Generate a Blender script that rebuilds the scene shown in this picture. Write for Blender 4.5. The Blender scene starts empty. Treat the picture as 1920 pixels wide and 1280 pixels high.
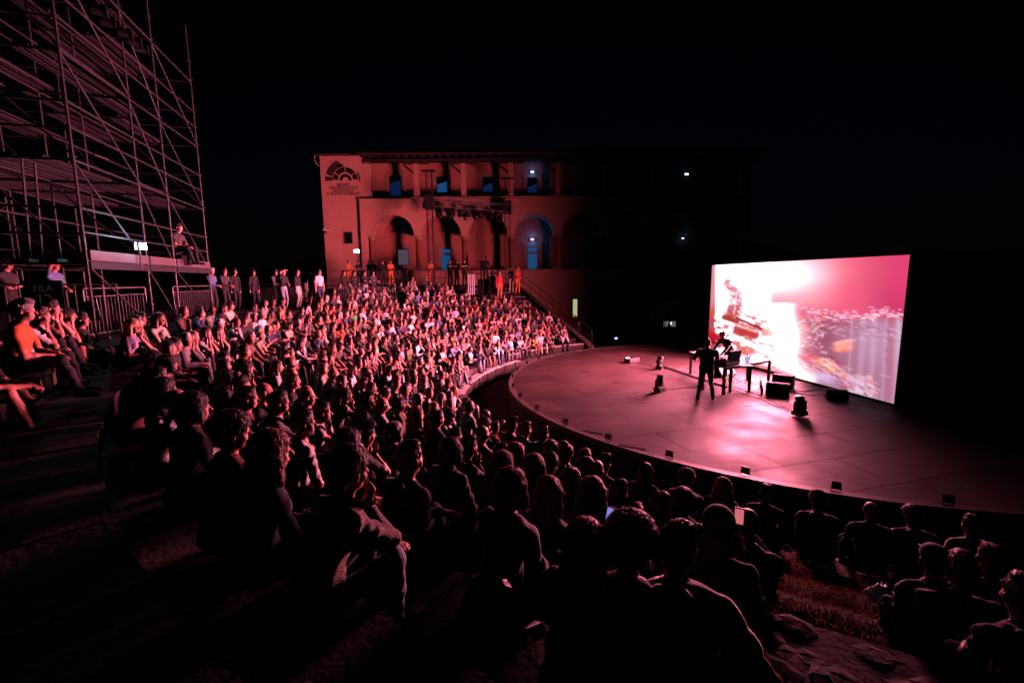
import bpy, math, random
import numpy as np
from mathutils import Vector, Matrix
try:
    import openvdb as vdb
except Exception:
    import pyopenvdb as vdb

random.seed(7)
RNG = np.random.default_rng(11)
SC = bpy.context.scene
COL = SC.collection
R = math.radians

# ------------------------------------------------------------------ camera
FPX = 853.0                      # focal length in pixels of a 1920 wide frame
PITCH = R(7.75); ROLL = R(-0.45)
CAM = np.array([0.0, 0.0, 3.63])

def ray(x, y):
    u, v = x-960.0, y-640.0
    u, v = u*math.cos(ROLL)+v*math.sin(ROLL), -u*math.sin(ROLL)+v*math.cos(ROLL)
    a, b = u/FPX, -v/FPX
    c, s = math.cos(PITCH), math.sin(PITCH)
    return np.array([a, c+b*s, -s+b*c])

def gp(x, y, z=0.0):             # world point at height z
    d = ray(x, y); return CAM+(z-CAM[2])/d[2]*d

def at(x, y, Y):                 # world point at depth Y
    d = ray(x, y); return CAM+(Y/d[1])*d

def project(p):
    q = np.asarray(p, float)-CAM
    c, s = math.cos(PITCH), math.sin(PITCH)
    Z = q[1]*c-q[2]*s; up = q[1]*s+q[2]*c
    if Z < 0.05: return None
    a, b = q[0]/Z*FPX, -up/Z*FPX
    return (960+a*math.cos(ROLL)-b*math.sin(ROLL), 640+a*math.sin(ROLL)+b*math.cos(ROLL), Z)

cam_d = bpy.data.cameras.new('camera')
cam_d.sensor_width = 36.0
cam_d.lens = 36.0*FPX/1920.0
cam_d.clip_start = 0.05; cam_d.clip_end = 1500.0
cam = bpy.data.objects.new('camera', cam_d); COL.objects.link(cam)
_f = Vector(ray(960, 640)).normalized()
_r = (Vector(ray(961, 640))-Vector(ray(960, 640))).normalized()
_u = _r.cross(_f).normalized()
_m = Matrix.Identity(4)
for i in range(3):
    _m[i][0] = _r[i]; _m[i][1] = _u[i]; _m[i][2] = -_f[i]; _m[i][3] = CAM[i]
cam.matrix_world = _m
SC.camera = cam

# ------------------------------------------------------------------ world: night sky, last trace of dusk
world = bpy.data.worlds.new('World'); SC.world = world; world.use_nodes = True
wn = world.node_tree; wn.nodes.clear()
wo = wn.nodes.new('ShaderNodeOutputWorld'); wb = wn.nodes.new('ShaderNodeBackground')
sk = wn.nodes.new('ShaderNodeTexSky'); sk.sky_type = 'NISHITA'; sk.sun_disc = False
sk.sun_elevation = R(-3.0); sk.sun_rotation = R(5); sk.air_density = 1.0; sk.dust_density = 0.3; sk.ozone_density = 4.0
wb.inputs['Strength'].default_value = 0.0085
wn.links.new(sk.outputs[0], wb.inputs[0]); wn.links.new(wb.outputs[0], wo.inputs[0])

vs = SC.view_settings
SC.display_settings.display_device = 'sRGB'
vs.view_transform = 'Standard'; vs.look = 'None'; vs.exposure = 0.0; vs.gamma = 1.0
vs.use_curve_mapping = False
SC.cycles.use_denoising = True
SC.cycles.max_bounces = 5; SC.cycles.diffuse_bounces = 0; SC.cycles.glossy_bounces = 3
SC.cycles.transmission_bounces = 3; SC.cycles.transparent_max_bounces = 6
SC.cycles.sample_clamp_indirect = 6.0
SC.cycles.use_light_tree = True
SC.cycles.caustics_reflective = False; SC.cycles.caustics_refractive = False

# ------------------------------------------------------------------ materials
def mat(name, col, rough=0.7, metal=0.0, var=0.0, scale=6.0, bump=0.0, bscale=30.0, spec=0.5,
        sheen=0.0, objvar=0.0, stretch=None, col2=None):
    m = bpy.data.materials.new(name); m.use_nodes = True
    nt = m.node_tree; b = nt.nodes['Principled BSDF']
    b.inputs['Roughness'].default_value = rough; b.inputs['Metallic'].default_value = metal
    b.inputs['Specular IOR Level'].default_value = spec
    if sheen: b.inputs['Sheen Weight'].default_value = sheen; b.inputs['Sheen Roughness'].default_value = 0.35; b.inputs['Sheen Tint'].default_value = (*[min(1, c*1.6+.12) for c in col], 1)
    b.inputs['Base Color'].default_value = (*col, 1)
    if var or bump or objvar:
        tc = nt.nodes.new('ShaderNodeTexCoord'); vec = tc.outputs['Object']
        if stretch:
            mp = nt.nodes.new('ShaderNodeMapping'); mp.inputs['Scale'].default_value = stretch
            nt.links.new(vec, mp.inputs[0]); vec = mp.outputs[0]
    if var or objvar:
        n = nt.nodes.new('ShaderNodeTexNoise'); n.inputs['Scale'].default_value = scale
        n.inputs['Detail'].default_value = 5; n.inputs['Roughness'].default_value = 0.62
        nt.links.new(vec, n.inputs['Vector'])
        mr = nt.nodes.new('ShaderNodeMapRange')
        mr.inputs['From Min'].default_value = 0.3; mr.inputs['From Max'].default_value = 0.7
        mr.inputs['To Min'].default_value = 0.0; mr.inputs['To Max'].default_value = 1.0
        nt.links.new(n.outputs[0], mr.inputs[0])
        mx = nt.nodes.new('ShaderNodeMix'); mx.data_type = 'RGBA'
        c2 = col2 or tuple(c*(1-var) for c in col)
        mx.inputs[6].default_value = (*c2, 1); mx.inputs[7].default_value = (*col, 1)
        nt.links.new(mr.outputs[0], mx.inputs[0])
        out = mx.outputs[2]
        if objvar:
            oi = nt.nodes.new('ShaderNodeObjectInfo'); hs = nt.nodes.new('ShaderNodeHueSaturation')
            m2 = nt.nodes.new('ShaderNodeMapRange')
            m2.inputs['To Min'].default_value = 1-objvar; m2.inputs['To Max'].default_value = 1+objvar
            nt.links.new(oi.outputs['Random'], m2.inputs[0]); nt.links.new(m2.outputs[0], hs.inputs['Value'])
            nt.links.new(out, hs.inputs['Color']); out = hs.outputs[0]
        nt.links.new(out, b.inputs['Base Color'])
    if bump:
        n2 = nt.nodes.new('ShaderNodeTexNoise'); n2.inputs['Scale'].default_value = bscale; n2.inputs['Detail'].default_value = 4
        nt.links.new(vec, n2.inputs['Vector'])
        bp = nt.nodes.new('ShaderNodeBump'); bp.inputs['Strength'].default_value = bump; bp.inputs['Distance'].default_value = 0.02
        nt.links.new(n2.outputs[0], bp.inputs['Height']); nt.links.new(bp.outputs[0], b.inputs['Normal'])
    return m

def emat(name, col, strength, base=(0.02, 0.02, 0.02)):
    m = bpy.data.materials.new(name); m.use_nodes = True
    b = m.node_tree.nodes['Principled BSDF']
    b.inputs['Base Color'].default_value = (*base, 1)
    b.inputs['Emission Color'].default_value = (*col, 1); b.inputs['Emission Strength'].default_value = strength
    return m

M = {}
M['earth'] = mat('dark earth', (0.06, 0.05, 0.04), 0.95, var=0.5, scale=2, bump=0.6)
M['hill'] = mat('wooded hill', (0.03, 0.04, 0.02), 1.0, var=0.5, scale=0.4, bump=1.0, bscale=2)
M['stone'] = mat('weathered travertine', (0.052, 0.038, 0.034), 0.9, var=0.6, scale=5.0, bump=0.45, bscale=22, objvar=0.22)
M['slab'] = mat('lit seat top', (0.5, 0.46, 0.42), 0.8, var=0.25, scale=4, bump=0.3, objvar=0.12)  # pale copy of the stone, for light on the seat tops
M['grass'] = mat('dry grass', (0.13, 0.060, 0.028), 0.8, var=0.5, scale=20)
_n = M['grass'].node_tree; _t = _n.nodes.new('ShaderNodeBsdfTranslucent'); _t.inputs[0].default_value = (.16, .07, .03, 1); _x = _n.nodes.new('ShaderNodeMixShader')
_n.links.new(_n.nodes['Principled BSDF'].outputs[0], _x.inputs[1]); _n.links.new(_t.outputs[0], _x.inputs[2]); _n.links.new(_x.outputs[0], _n.nodes['Material Output'].inputs[0])
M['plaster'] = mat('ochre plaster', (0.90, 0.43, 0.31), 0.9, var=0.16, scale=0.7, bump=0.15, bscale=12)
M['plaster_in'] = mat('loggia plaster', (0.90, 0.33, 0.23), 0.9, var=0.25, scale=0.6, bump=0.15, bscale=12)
M['trim'] = mat('stone door trim', (0.66, 0.34, 0.24), 0.8, var=0.12, scale=2)
M['brick'] = mat('red brick', (0.62, 0.20, 0.12), 0.9, var=0.4, scale=5, bump=0.4, objvar=0.2)
M['terrace'] = mat('terrace darkened for shade', (0.035, 0.028, 0.024), 0.95, var=0.4, scale=4)  # shade cast by the seated crowd is put into the terrace's dark colour
M['dark'] = mat('plain dark paint', (0.02, 0.02, 0.02), 0.7)
M['timber'] = mat('dark timber', (0.06, 0.035, 0.02), 0.8, var=0.3, scale=3)
M['tile'] = mat('roof tile', (0.12, 0.06, 0.04), 0.9, var=0.4, scale=3, objvar=0.2)
M['wall_dark'] = mat('rubble retaining wall', (0.12, 0.08, 0.065), 0.95, var=0.4, scale=1.5, bump=0.8, bscale=6)
M['steel'] = mat('galvanised steel', (0.038, 0.037, 0.041), 0.5, metal=0.3, var=0.35, scale=9)
M['alu'] = mat('aluminium deck', (0.030, 0.028, 0.031), 0.5, metal=0.3, var=0.25, scale=5, objvar=0.15)
M['toe'] = mat('pale toe board', (0.11, 0.095, 0.10), 0.5, var=0.2, scale=3)
M['black'] = mat('black plastic', (0.012, 0.012, 0.013), 0.38)
M['blackm'] = mat('matt black', (0.008, 0.008, 0.008), 0.8, spec=0.12)
M['facade_shade'] = mat('facade darkened for falloff', (0.05, 0.035, 0.03), 0.95, var=0.5, scale=1.2, bump=0.8, bscale=5)  # darker facade copy: the fading screen light is put into its colour
M['rubber'] = mat('black cable rubber', (0.012, 0.012, 0.012), 0.5)
M['grille'] = mat('speaker grille', (0.006, 0.006, 0.006), 0.8, spec=0.12, bump=0.5, bscale=300)
M['truss'] = mat('black truss', (0.035, 0.03, 0.03), 0.45, metal=0.3)
M['drape'] = mat('black stage skirt', (0.012, 0.011, 0.012), 0.95, bump=0.4, bscale=20)
M['edge'] = mat('worn stage edge', (0.07, 0.05, 0.046), 0.55, var=0.4, scale=5)
M['paper'] = mat('white paper', (0.75, 0.75, 0.75), 0.8)
M['glass'] = mat('dark glass', (0.01, 0.01, 0.015), 0.05)
M['tent'] = mat('gazebo canvas', (0.45, 0.43, 0.46), 0.8, var=0.1, scale=1)
M['tabletop'] = mat('grey table top', (0.07, 0.06, 0.06), 0.5, var=0.2, scale=3)
M['bottle'] = mat('clear bottle plastic', (0.8, 0.8, 0.85), 0.1, spec=0.9)
M['tarp'] = mat('brown tarpaulin', (0.30, 0.14, 0.10), 0.7, bump=0.6, bscale=8)
M['cushion'] = mat('steel barrier', (0.13, 0.12, 0.12), 0.5, metal=0.3)
M['yellow'] = mat('reflective yellow tape', (0.9, 0.8, 0.15), 0.4)
M['greenshrub'] = mat('lit shrub leaves', (0.10, 0.14, 0.02), 0.8, var=0.4, scale=10)

# plywood stage boards: satin, scuffed, each board a little different
def board_mat():
    m = bpy.data.materials.new('stage board'); m.use_nodes = True
    nt = m.node_tree; b = nt.nodes['Principled BSDF']; L = nt.links
    tc = nt.nodes.new('ShaderNodeTexCoord'); oi = nt.nodes.new('ShaderNodeObjectInfo')
    add = nt.nodes.new('ShaderNodeVectorMath'); add.operation = 'ADD'
    mul = nt.nodes.new('ShaderNodeVectorMath'); mul.operation = 'SCALE'
    L.new(oi.outputs['Random'], mul.inputs['Scale']); mul.inputs[0].default_value = (17, 31, 5)
    L.new(tc.outputs['Object'], add.inputs[0]); L.new(mul.outputs[0], add.inputs[1])
    mp = nt.nodes.new('ShaderNodeMapping'); mp.inputs['Rotation'].default_value = (0, 0, R(-17)); mp.inputs['Scale'].default_value = (0.6, 3.2, 1)
    L.new(add.outputs[0], mp.inputs[0])
    n = nt.nodes.new('ShaderNodeTexNoise'); n.inputs['Scale'].default_value = 2.2; n.inputs['Detail'].default_value = 8; n.inputs['Roughness'].default_value = 0.68
    L.new(mp.outputs[0], n.inputs['Vector'])
    n2 = nt.nodes.new('ShaderNodeTexNoise'); n2.inputs['Scale'].default_value = 0.9; n2.inputs['Detail'].default_value = 6
    L.new(tc.outputs['Object'], n2.inputs['Vector'])
    cr = nt.nodes.new('ShaderNodeValToRGB')
    cr.color_ramp.elements[0].position = 0.3; cr.color_ramp.elements[0].color = (0.009, 0.0045, 0.004, 1)
    cr.color_ramp.elements[1].position = 0.75; cr.color_ramp.elements[1].color = (0.040, 0.018, 0.016, 1)
    L.new(n.outputs[0], cr.inputs[0])
    hs = nt.nodes.new('ShaderNodeHueSaturation'); mr = nt.nodes.new('ShaderNodeMapRange')
    mr.inputs['To Min'].default_value = 0.6; mr.inputs['To Max'].default_value = 1.55
    L.new(oi.outputs['Random'], mr.inputs[0]); L.new(mr.outputs[0], hs.inputs['Value'])
    L.new(cr.outputs[0], hs.inputs['Color'])
    mp3 = nt.nodes.new('ShaderNodeMapping'); mp3.inputs['Rotation'].default_value = (0, 0, R(35)); mp3.inputs['Scale'].default_value = (2.0, 14, 1); L.new(add.outputs[0], mp3.inputs[0])
    n3 = nt.nodes.new('ShaderNodeTexNoise'); n3.inputs['Scale'].default_value = 1.6; n3.inputs['Detail'].default_value = 9; n3.inputs['Roughness'].default_value = 0.75; L.new(mp3.outputs[0], n3.inputs['Vector'])
    m3 = nt.nodes.new('ShaderNodeMapRange'); m3.inputs['From Min'].default_value = 0.62; m3.inputs['From Max'].default_value = 0.78; L.new(n3.outputs[0], m3.inputs[0])
    x3 = nt.nodes.new('ShaderNodeMix'); x3.data_type = 'RGBA'; x3.inputs[7].default_value = (0.12, 0.085, 0.075, 1)
    L.new(m3.outputs[0], x3.inputs[0]); L.new(hs.outputs[0], x3.inputs[6]); L.new(x3.outputs[2], b.inputs['Base Color'])
    r = nt.nodes.new('ShaderNodeMapRange'); r.inputs['From Min'].default_value = 0.3; r.inputs['From Max'].default_value = 0.7
    r.inputs['To Min'].default_value = 0.50; r.inputs['To Max'].default_value = 0.76; b.inputs['Specular IOR Level'].default_value = 0.20
    L.new(n2.outputs[0], r.inputs[0]); L.new(r.outputs[0], b.inputs['Roughness'])
    bp = nt.nodes.new('ShaderNodeBump'); bp.inputs['Strength'].default_value = 0.10; bp.inputs['Distance'].default_value = 0.02
    L.new(n.outputs[0], bp.inputs['Height']); L.new(bp.outputs[0], b.inputs['Normal'])
    return m
M['board'] = board_mat()

# ------------------------------------------------------------------ mesh helpers
def tag(o, label=None, cat=None, group=None, kind=None):
    if label: o['label'] = label
    if cat: o['category'] = cat
    if group: o['group'] = group
    if kind: o['kind'] = kind
    return o

def empty(name, loc, rz=0.0, label=None, cat=None, group=None, kind=None):
    o = bpy.data.objects.new(name, None); COL.objects.link(o)
    o.location = loc; o.rotation_euler = (0, 0, rz); o.empty_display_size = 0.2
    return tag(o, label, cat, group, kind)

class MB:
    """collects boxes, tubes and polygons; build() makes ONE mesh object"""
    def __init__(s): s.v = []; s.f = []; s.mi = []; s.cur = 0
    def poly(s, pts):
        n = len(s.v); s.v += [tuple(map(float, p)) for p in pts]; s.f.append(tuple(range(n, n+len(pts)))); s.mi.append(s.cur); return s
    def mesh(s, vs_, fs_):
        n = len(s.v); s.v += [tuple(map(float, p)) for p in vs_]
        for f in fs_: s.f.append(tuple(i+n for i in f)); s.mi.append(s.cur)
        return s
    def box(s, c, d, rz=0.0, rx=0.0, ry=0.0, taper=1.0):
        m = Matrix.Translation(Vector([float(q) for q in c])) @ Matrix.Rotation(rz, 4, 'Z') @ Matrix.Rotation(ry, 4, 'Y') @ Matrix.Rotation(rx, 4, 'X')
        P = []
        for z in (-1, 1):
            t = taper if z > 0 else 1
            for x, y in ((-1, -1), (1, -1), (1, 1), (-1, 1)):
                P.append(m @ Vector((x*d[0]/2*t, y*d[1]/2*t, z*d[2]/2)))
        return s.mesh(P, [(3, 2, 1, 0), (4, 5, 6, 7), (0, 1, 5, 4), (1, 2, 6, 5), (2, 3, 7, 6), (3, 0, 4, 7)])
    def tube(s, a, b, r, r2=None, n=8, cap=True):
        a = Vector([float(q) for q in a]); b = Vector([float(q) for q in b]); r2 = r if r2 is None else r2
        d = (b-a).normalized(); u = d.orthogonal().normalized(); w = d.cross(u)
        P = []
        for p, rr in ((a, r), (b, r2)):
            for i in range(n):
                t = 2*math.pi*i/n; P.append(p+(u*math.cos(t)+w*math.sin(t))*rr)
        F = [(i, (i+1) % n, n+(i+1) % n, n+i) for i in range(n)]
        if cap: F += [tuple(range(n-1, -1, -1)), tuple(range(n, 2*n))]
        return s.mesh(P, F)
    def path(s, pts, r, n=6):
        pts = [Vector([float(q) for q in p]) for p in pts]; P = []; F = []
        for i, p in enumerate(pts):
            d = (pts[min(i+1, len(pts)-1)]-pts[max(i-1, 0)]).normalized()
            u = d.cross(Vector((0, 0, 1)));
            if u.length < 1e-3: u = Vector((1, 0, 0))
            u.normalize(); w = u.cross(d)
            for k in range(n):
                t = 2*math.pi*k/n; P.append(p+(u*math.cos(t)+w*math.sin(t))*r)
        for i in range(len(pts)-1):
            for k in range(n):
                F.append((i*n+k, i*n+(k+1) % n, (i+1)*n+(k+1) % n, (i+1)*n+k))
        return s.mesh(P, F)
    def lathe(s, c, prof, n=16, axis='Z', sx=1.0, sy=1.0):
        P = []; F = []; c = np.asarray(c, float)
        for (r, z) in prof:
            for i in range(n):
                t = 2*math.pi*i/n; x, y = r*math.cos(t)*sx, r*math.sin(t)*sy
                P.append(c+(np.array([x, y, z]) if axis == 'Z' else np.array([x, z, y]) if axis == 'Y' else np.array([z, x, y])))
        for j in range(len(prof)-1):
            for i in range(n): F.append((j*n+i, j*n+(i+1) % n, (j+1)*n+(i+1) % n, (j+1)*n+i))
        F.append(tuple(range(n-1, -1, -1))); F.append(tuple(range((len(prof)-1)*n, len(prof)*n)))
        return s.mesh(P, F)
    def data(s, name, mats, smooth=False):
        me = bpy.data.meshes.new(name); me.from_pydata(s.v, [], s.f)
        for m in (mats if isinstance(mats, (list, tuple)) else [mats]): me.materials.append(m)
        if any(s.mi): me.polygons.foreach_set('material_index', s.mi)
        if smooth: me.polygons.foreach_set('use_smooth', [True]*len(me.polygons))
        me.update(); return me
    def build(s, name, mats, parent=None, smooth=False, bevel=0.0):
        o = bpy.data.objects.new(name, s.data(name, mats, smooth)); COL.objects.link(o)
        if parent: o.parent = parent
        if bevel:
            b = o.modifiers.new('edge', 'BEVEL'); b.width = bevel; b.segments = 2; b.limit_method = 'ANGLE'
        return o

def children_of(o): return [c for c in bpy.data.objects if c.parent is o]

def copy_tree(o, parent=None):
    c = o.copy(); COL.objects.link(c); c.parent = parent
    for ch in list(o.children): copy_tree(ch, c)
    return c

def link(name, me, parent=None, loc=(0, 0, 0), rot=(0, 0, 0)):
    o = bpy.data.objects.new(name, me); COL.objects.link(o)
    if parent: o.parent = parent
    o.location = loc; o.rotation_euler = rot; return o
# ================================================================== THE PLACE
CX, CY, RS = 9.25, 15.83, 9.38            # centre and radius of the round stage
ROW_R0, ROW_RUN, ROW_Z0, ROW_RISE = 10.6, 0.78, -0.40, 0.28
PHI_END = R(116.4); PHI_LAST = R(292)      # the cavea runs from the far stair wall round to the near right
PHI_FAR = R(160)                           # beyond this towards the museum it climbs three rows more
GROUND = -0.85
def row_r(k): return 10.9 if k == 0 else ROW_R0+ROW_RUN*k
def row_z(k): return ROW_Z0+ROW_RISE*k
def pol(r, phi, z=0.0): return np.array([CX+r*math.cos(phi), CY+r*math.sin(phi), z])

# ground sheet
g = MB(); g.poly([(-400, -200, GROUND-0.3), (400, -200, GROUND-0.3), (400, 500, GROUND-0.3), (-400, 500, GROUND-0.3)])
tag(g.build('ground', M['earth']), kind='structure')
g = MB(); N = 64
g.poly([pol(11.6, 2*math.pi*i/N, GROUND) for i in range(N)])
tag(g.build('orchestra_floor', M['earth']), kind='structure')

# hills far behind
for nm, Y0, base, hgt, seed in (('hills', 140, -2, 26, 3),):
    rs = random.Random(seed); h = MB(); prev = None; pts = []
    for i in range(61):
        x = -220+i*7.4
        zz = hgt*(0.55+0.25*math.sin(i*0.21+1)+0.12*math.sin(i*0.57)+0.05*rs.random())
        pts.append((x, zz))
    for i in range(60):
        (x0, z0), (x1, z1) = pts[i], pts[i+1]
        h.poly([(x0, Y0-70, base), (x1, Y0-70, base), (x1, Y0, z1), (x0, Y0, z0)])
        h.poly([(x0, Y0, z0), (x1, Y0, z1), (x1, Y0+60, base), (x0, Y0+60, base)])
    tag(h.build(nm, M['hill']), kind='structure')

# ---- cavea: stepped core (structure) with stone blocks as parts
def kmax(phi): return 13 if phi < PHI_FAR else 10
core = MB(); NS = 120
phis = [PHI_END+(PHI_LAST-PHI_END)*i/NS for i in range(NS+1)]
for i in range(NS):
    p0, p1 = phis[i], phis[i+1]
    km = kmax((p0+p1)/2)
    for k in range(0, km+1):
        r0 = row_r(k)+0.06; r1 = row_r(k+1)+0.06 if k < km else (33.0 if p0 > R(150) else 24.0)
        z = row_z(k)-0.05 if k < km else row_z(k)
        zb = row_z(k-1)-0.05 if k else GROUND-0.3
        core.cur = 1 if k >= 9 else 0
        core.poly([pol(r0, p0, z), pol(r1, p0, z), pol(r1, p1, z), pol(r0, p1, z)])
        core.poly([pol(r0, p0, zb), pol(r0, p0, z), pol(r0, p1, z), pol(r0, p1, zb)])
# riser between near and far terraces
core.poly([pol(18.4, PHI_FAR, 2.3), pol(33, PHI_FAR, 2.3), pol(33, PHI_FAR, row_z(13)), pol(18.4, PHI_FAR, row_z(13))])
cavea = core.build('cavea', [M['wall_dark'], M['terrace']]); tag(cavea, kind='structure')

def block_data(r0, r1, dphi, z0, z1, rs, rough):
    """one curved stone seat block, origin on the theatre axis, spanning angle 0..dphi"""
    nr, na = 2, 3; P = []; F = []; idx = {}
    def J(a): return rs.uniform(-a, a)
    top = []
    for a in range(na+1):
        ph = dphi*a/na
        for j in range(nr+1):
            rr = r0+(r1-r0)*j/nr
            top.append((rr*math.cos(ph)+J(rough), rr*math.sin(ph)+J(rough), z1+J(rough*0.8)))
    P = list(top); n = nr+1
    for a in range(na):
        for j in range(nr): F.append((a*n+j, a*n+j+1, (a+1)*n+j+1, (a+1)*n+j))
    # front and end faces down to z0
    base = len(P)
    for a in range(na+1):
        ph = dphi*a/na; rr = r0+0.02+J(rough); P.append((rr*math.cos(ph), rr*math.sin(ph), z0))
    for a in range(na): F.append((base+a, a*n, (a+1)*n, base+a+1))
    b2 = len(P)
    P.append((r1, 0, z0)); P.append((r1*math.cos(dphi), r1*math.sin(dphi), z0))
    F.append((base, b2, nr, 0)); F.append((base+na, na*n, na*n+nr, b2+1))
    me = bpy.data.meshes.new('stone_block'); me.from_pydata(P, [], F); me.materials.append(M['stone']); return me
rs = random.Random(5)
blk = {}
stones = []
for k in range(0, 13):
    ang = 0.95/row_r(k)
    for v in range(3):
        rough = 0.016 if v < 2 else 0.03
        blk[k, v] = block_data(row_r(k), row_r(k+1)+0.03, ang*0.985, (row_z(k-1) if k else GROUND)+0.003, row_z(k), rs, rough)
    ph = PHI_END+0.004; ang_end = PHI_LAST if k < 10 else PHI_FAR
    while ph+ang < ang_end:
        c = pol(row_r(k)+0.3, ph+ang/2, row_z(k)); pr = project(c)
        vis = 0.0
        if pr and -200 < pr[0] < 2120 and pr[1] < 1480:
            vis = 1/pr[2]
            empt = (ph < R(126)) or (k == 0) or (k >= 10) or (ph > R(236) and ph < R(256)) or abs(ph-R(149)) < R(2)
            vis += 3 if empt else 0
        stones.append((vis, k, ph)); ph += ang
stones.sort(key=lambda t: -t[0])
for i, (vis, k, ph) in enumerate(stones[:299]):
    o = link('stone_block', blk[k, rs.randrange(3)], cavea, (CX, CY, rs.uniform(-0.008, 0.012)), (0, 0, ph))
rest = MB()
for vis, k, ph in stones[299:]:
    me = blk[k, rs.randrange(3)]; c, s = math.cos(ph), math.sin(ph); dz = rs.uniform(-0.008, 0.012)
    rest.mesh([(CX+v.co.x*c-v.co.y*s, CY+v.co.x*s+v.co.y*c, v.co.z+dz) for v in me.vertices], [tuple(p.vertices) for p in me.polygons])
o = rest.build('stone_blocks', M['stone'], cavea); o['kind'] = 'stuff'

# pale sheets put the light on seat tops and far right steps into colour
sl = MB(); sl.box((0, 0, 0.02), (0.34, 0.95, 0.04)); lit_top_me = sl.data('lit_seat_top', M['slab'])
for k, ps in ((1, (118.5, 122.5, 126.8, 131.2, 135.5, 139, 143)), (3, (119,)), (10, (118.5, 124, 129)), (11, (121, 127, 131)), (9, (119, 125)), (12, (119.5, 126, 132)), (8, (120,))):
    for p in ps:
        p_ = R(p+rs.uniform(-.5, .5)); q = pol(row_r(k)+0.2, p_, row_z(k)+0.004)
        link('lit_seat_top', lit_top_me, cavea, tuple(q), (0, 0, p_))
for i in range(8):
    p_ = R(146.5+i*4.6); q = pol(row_r(0)+0.22, p_, row_z(0)+0.004)
    link('lit_seat_top', lit_top_me, cavea, tuple(q), (0, 0, p_))

# grass tufts growing between the near right steps (stuff)
gr = MB(); rg = random.Random(8)
for i in range(26000):
    k = rg.choice((1, 2, 2, 3, 3, 4)); ph = R(rg.uniform(239, 251)); rr = row_r(k)+rg.uniform(0.02, 0.80)
    if math.sin(ph*37+rr*3)+math.sin(ph*91-rr*5) < -0.7: continue
    b = pol(rr, ph, row_z(k)-0.01); h = rg.uniform(0.015, 0.055); a = rg.uniform(0, 6.28)
    dx, dy = math.cos(a)*0.006, math.sin(a)*0.006; lx, ly = rg.uniform(-.05, .05), rg.uniform(-.05, .05)
    b = b+[0, 0, .03]; gr.poly([b+[dx, dy, 0], b-[dx, dy, 0], b+[lx, ly, h]])
tag(gr.build('grass', M['grass']), kind='stuff')

# rubble stones on the bare near right steps: many-sided, broken
def rock(rs, r):
    b = MB(); n = 7; P = []
    rings = [(0.55, -0.35), (1.0, -0.1), (0.9, 0.22), (0.5, 0.38)]
    for (q, z) in rings:
        for i in range(n):
            t = 6.283*i/n; w = rs.uniform(0.8, 1.15)
            P.append((r*q*w*math.cos(t)*1.35, r*q*w*math.sin(t), r*z*rs.uniform(0.8, 1.15)))
    F = [(j*n+i, j*n+(i+1) % n, (j+1)*n+(i+1) % n, (j+1)*n+i) for j in range(3) for i in range(n)]
    F.append(tuple(range(3*n, 4*n)))
    b.mesh(P, F); return b.data('rubble_stone', M['stone'])
rocks = [rock(rg, 0.12) for _ in range(6)]
rub = 0
for i in range(230):
    k = rg.choice((3, 4, 4, 5, 5, 6)); ph = R(rg.uniform(238.5, 250)); q = pol(row_r(k)+rg.uniform(0.05, 0.7), ph, row_z(k)+0.0)
    s_ = rg.uniform(0.35, 1.2)
    o = link('rubble_stone', rg.choice(rocks), cavea, tuple(q), (0, 0, ph+rg.uniform(1.2, 1.9))); o.scale = (s_, s_, s_*0.6)

# ---- far end wall of the seating with handrail
ew = MB(); n_ = 14
d = np.array([math.cos(PHI_END), math.sin(PHI_END), 0]); t_ = np.array([math.sin(PHI_END), -math.cos(PHI_END), 0])
for k in range(0, 14):
    r0, r1 = row_r(k), row_r(k+1) if k < 13 else 22.2
    z0, z1 = row_z(k)+0.12, row_z(k+1)+0.12 if k < 13 else row_z(13)+0.12
    a = np.array([CX, CY, 0])+d*r0+t_*0.02; b = np.array([CX, CY, 0])+d*r1+t_*0.02
    for off, fl in ((0, 1), (0.4, -1)):
        A = a+t_*off; B = b+t_*off
        q = [(A[0], A[1], GROUND-.3), (B[0], B[1], GROUND-.3), (B[0], B[1], z1), (A[0], A[1], z0)]
        ew.poly(q[::fl])
    A2, B2 = a+t_*0.4, b+t_*0.4
    ew.poly([(a[0], a[1], z0), (b[0], b[1], z1), (B2[0], B2[1], z1), (A2[0], A2[1], z0)])
    if k == 0: ew.poly([(a[0], a[1], GROUND-.3), (a[0], a[1], z0), (A2[0], A2[1], z0), (A2[0], A2[1], GROUND-.3)])
wall = ew.build('end_wall', M['wall_dark']); tag(wall, 'sloping rubble end wall closing the seating rows below the museum', 'wall')
hr = empty('handrail', tuple(pol(row_r(0), PHI_END, 0)), 0, 'thin metal handrail running down the sloping end wall', 'handrail')
def hp(k, h): return pol(row_r(k) if k <= 13 else 22.0, PHI_END-0.014, row_z(k)+0.12+h)-np.array(hr.location)
for h in (0.55, 1.0):
    MB().path([hp(k, h) for k in range(0, 14)], 0.022).build('rail', M['steel'], hr)
for k in range(0, 14, 2): MB().tube(hp(k, 0), hp(k, 1.0), 0.02).build('post', M['steel'], hr)

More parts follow.
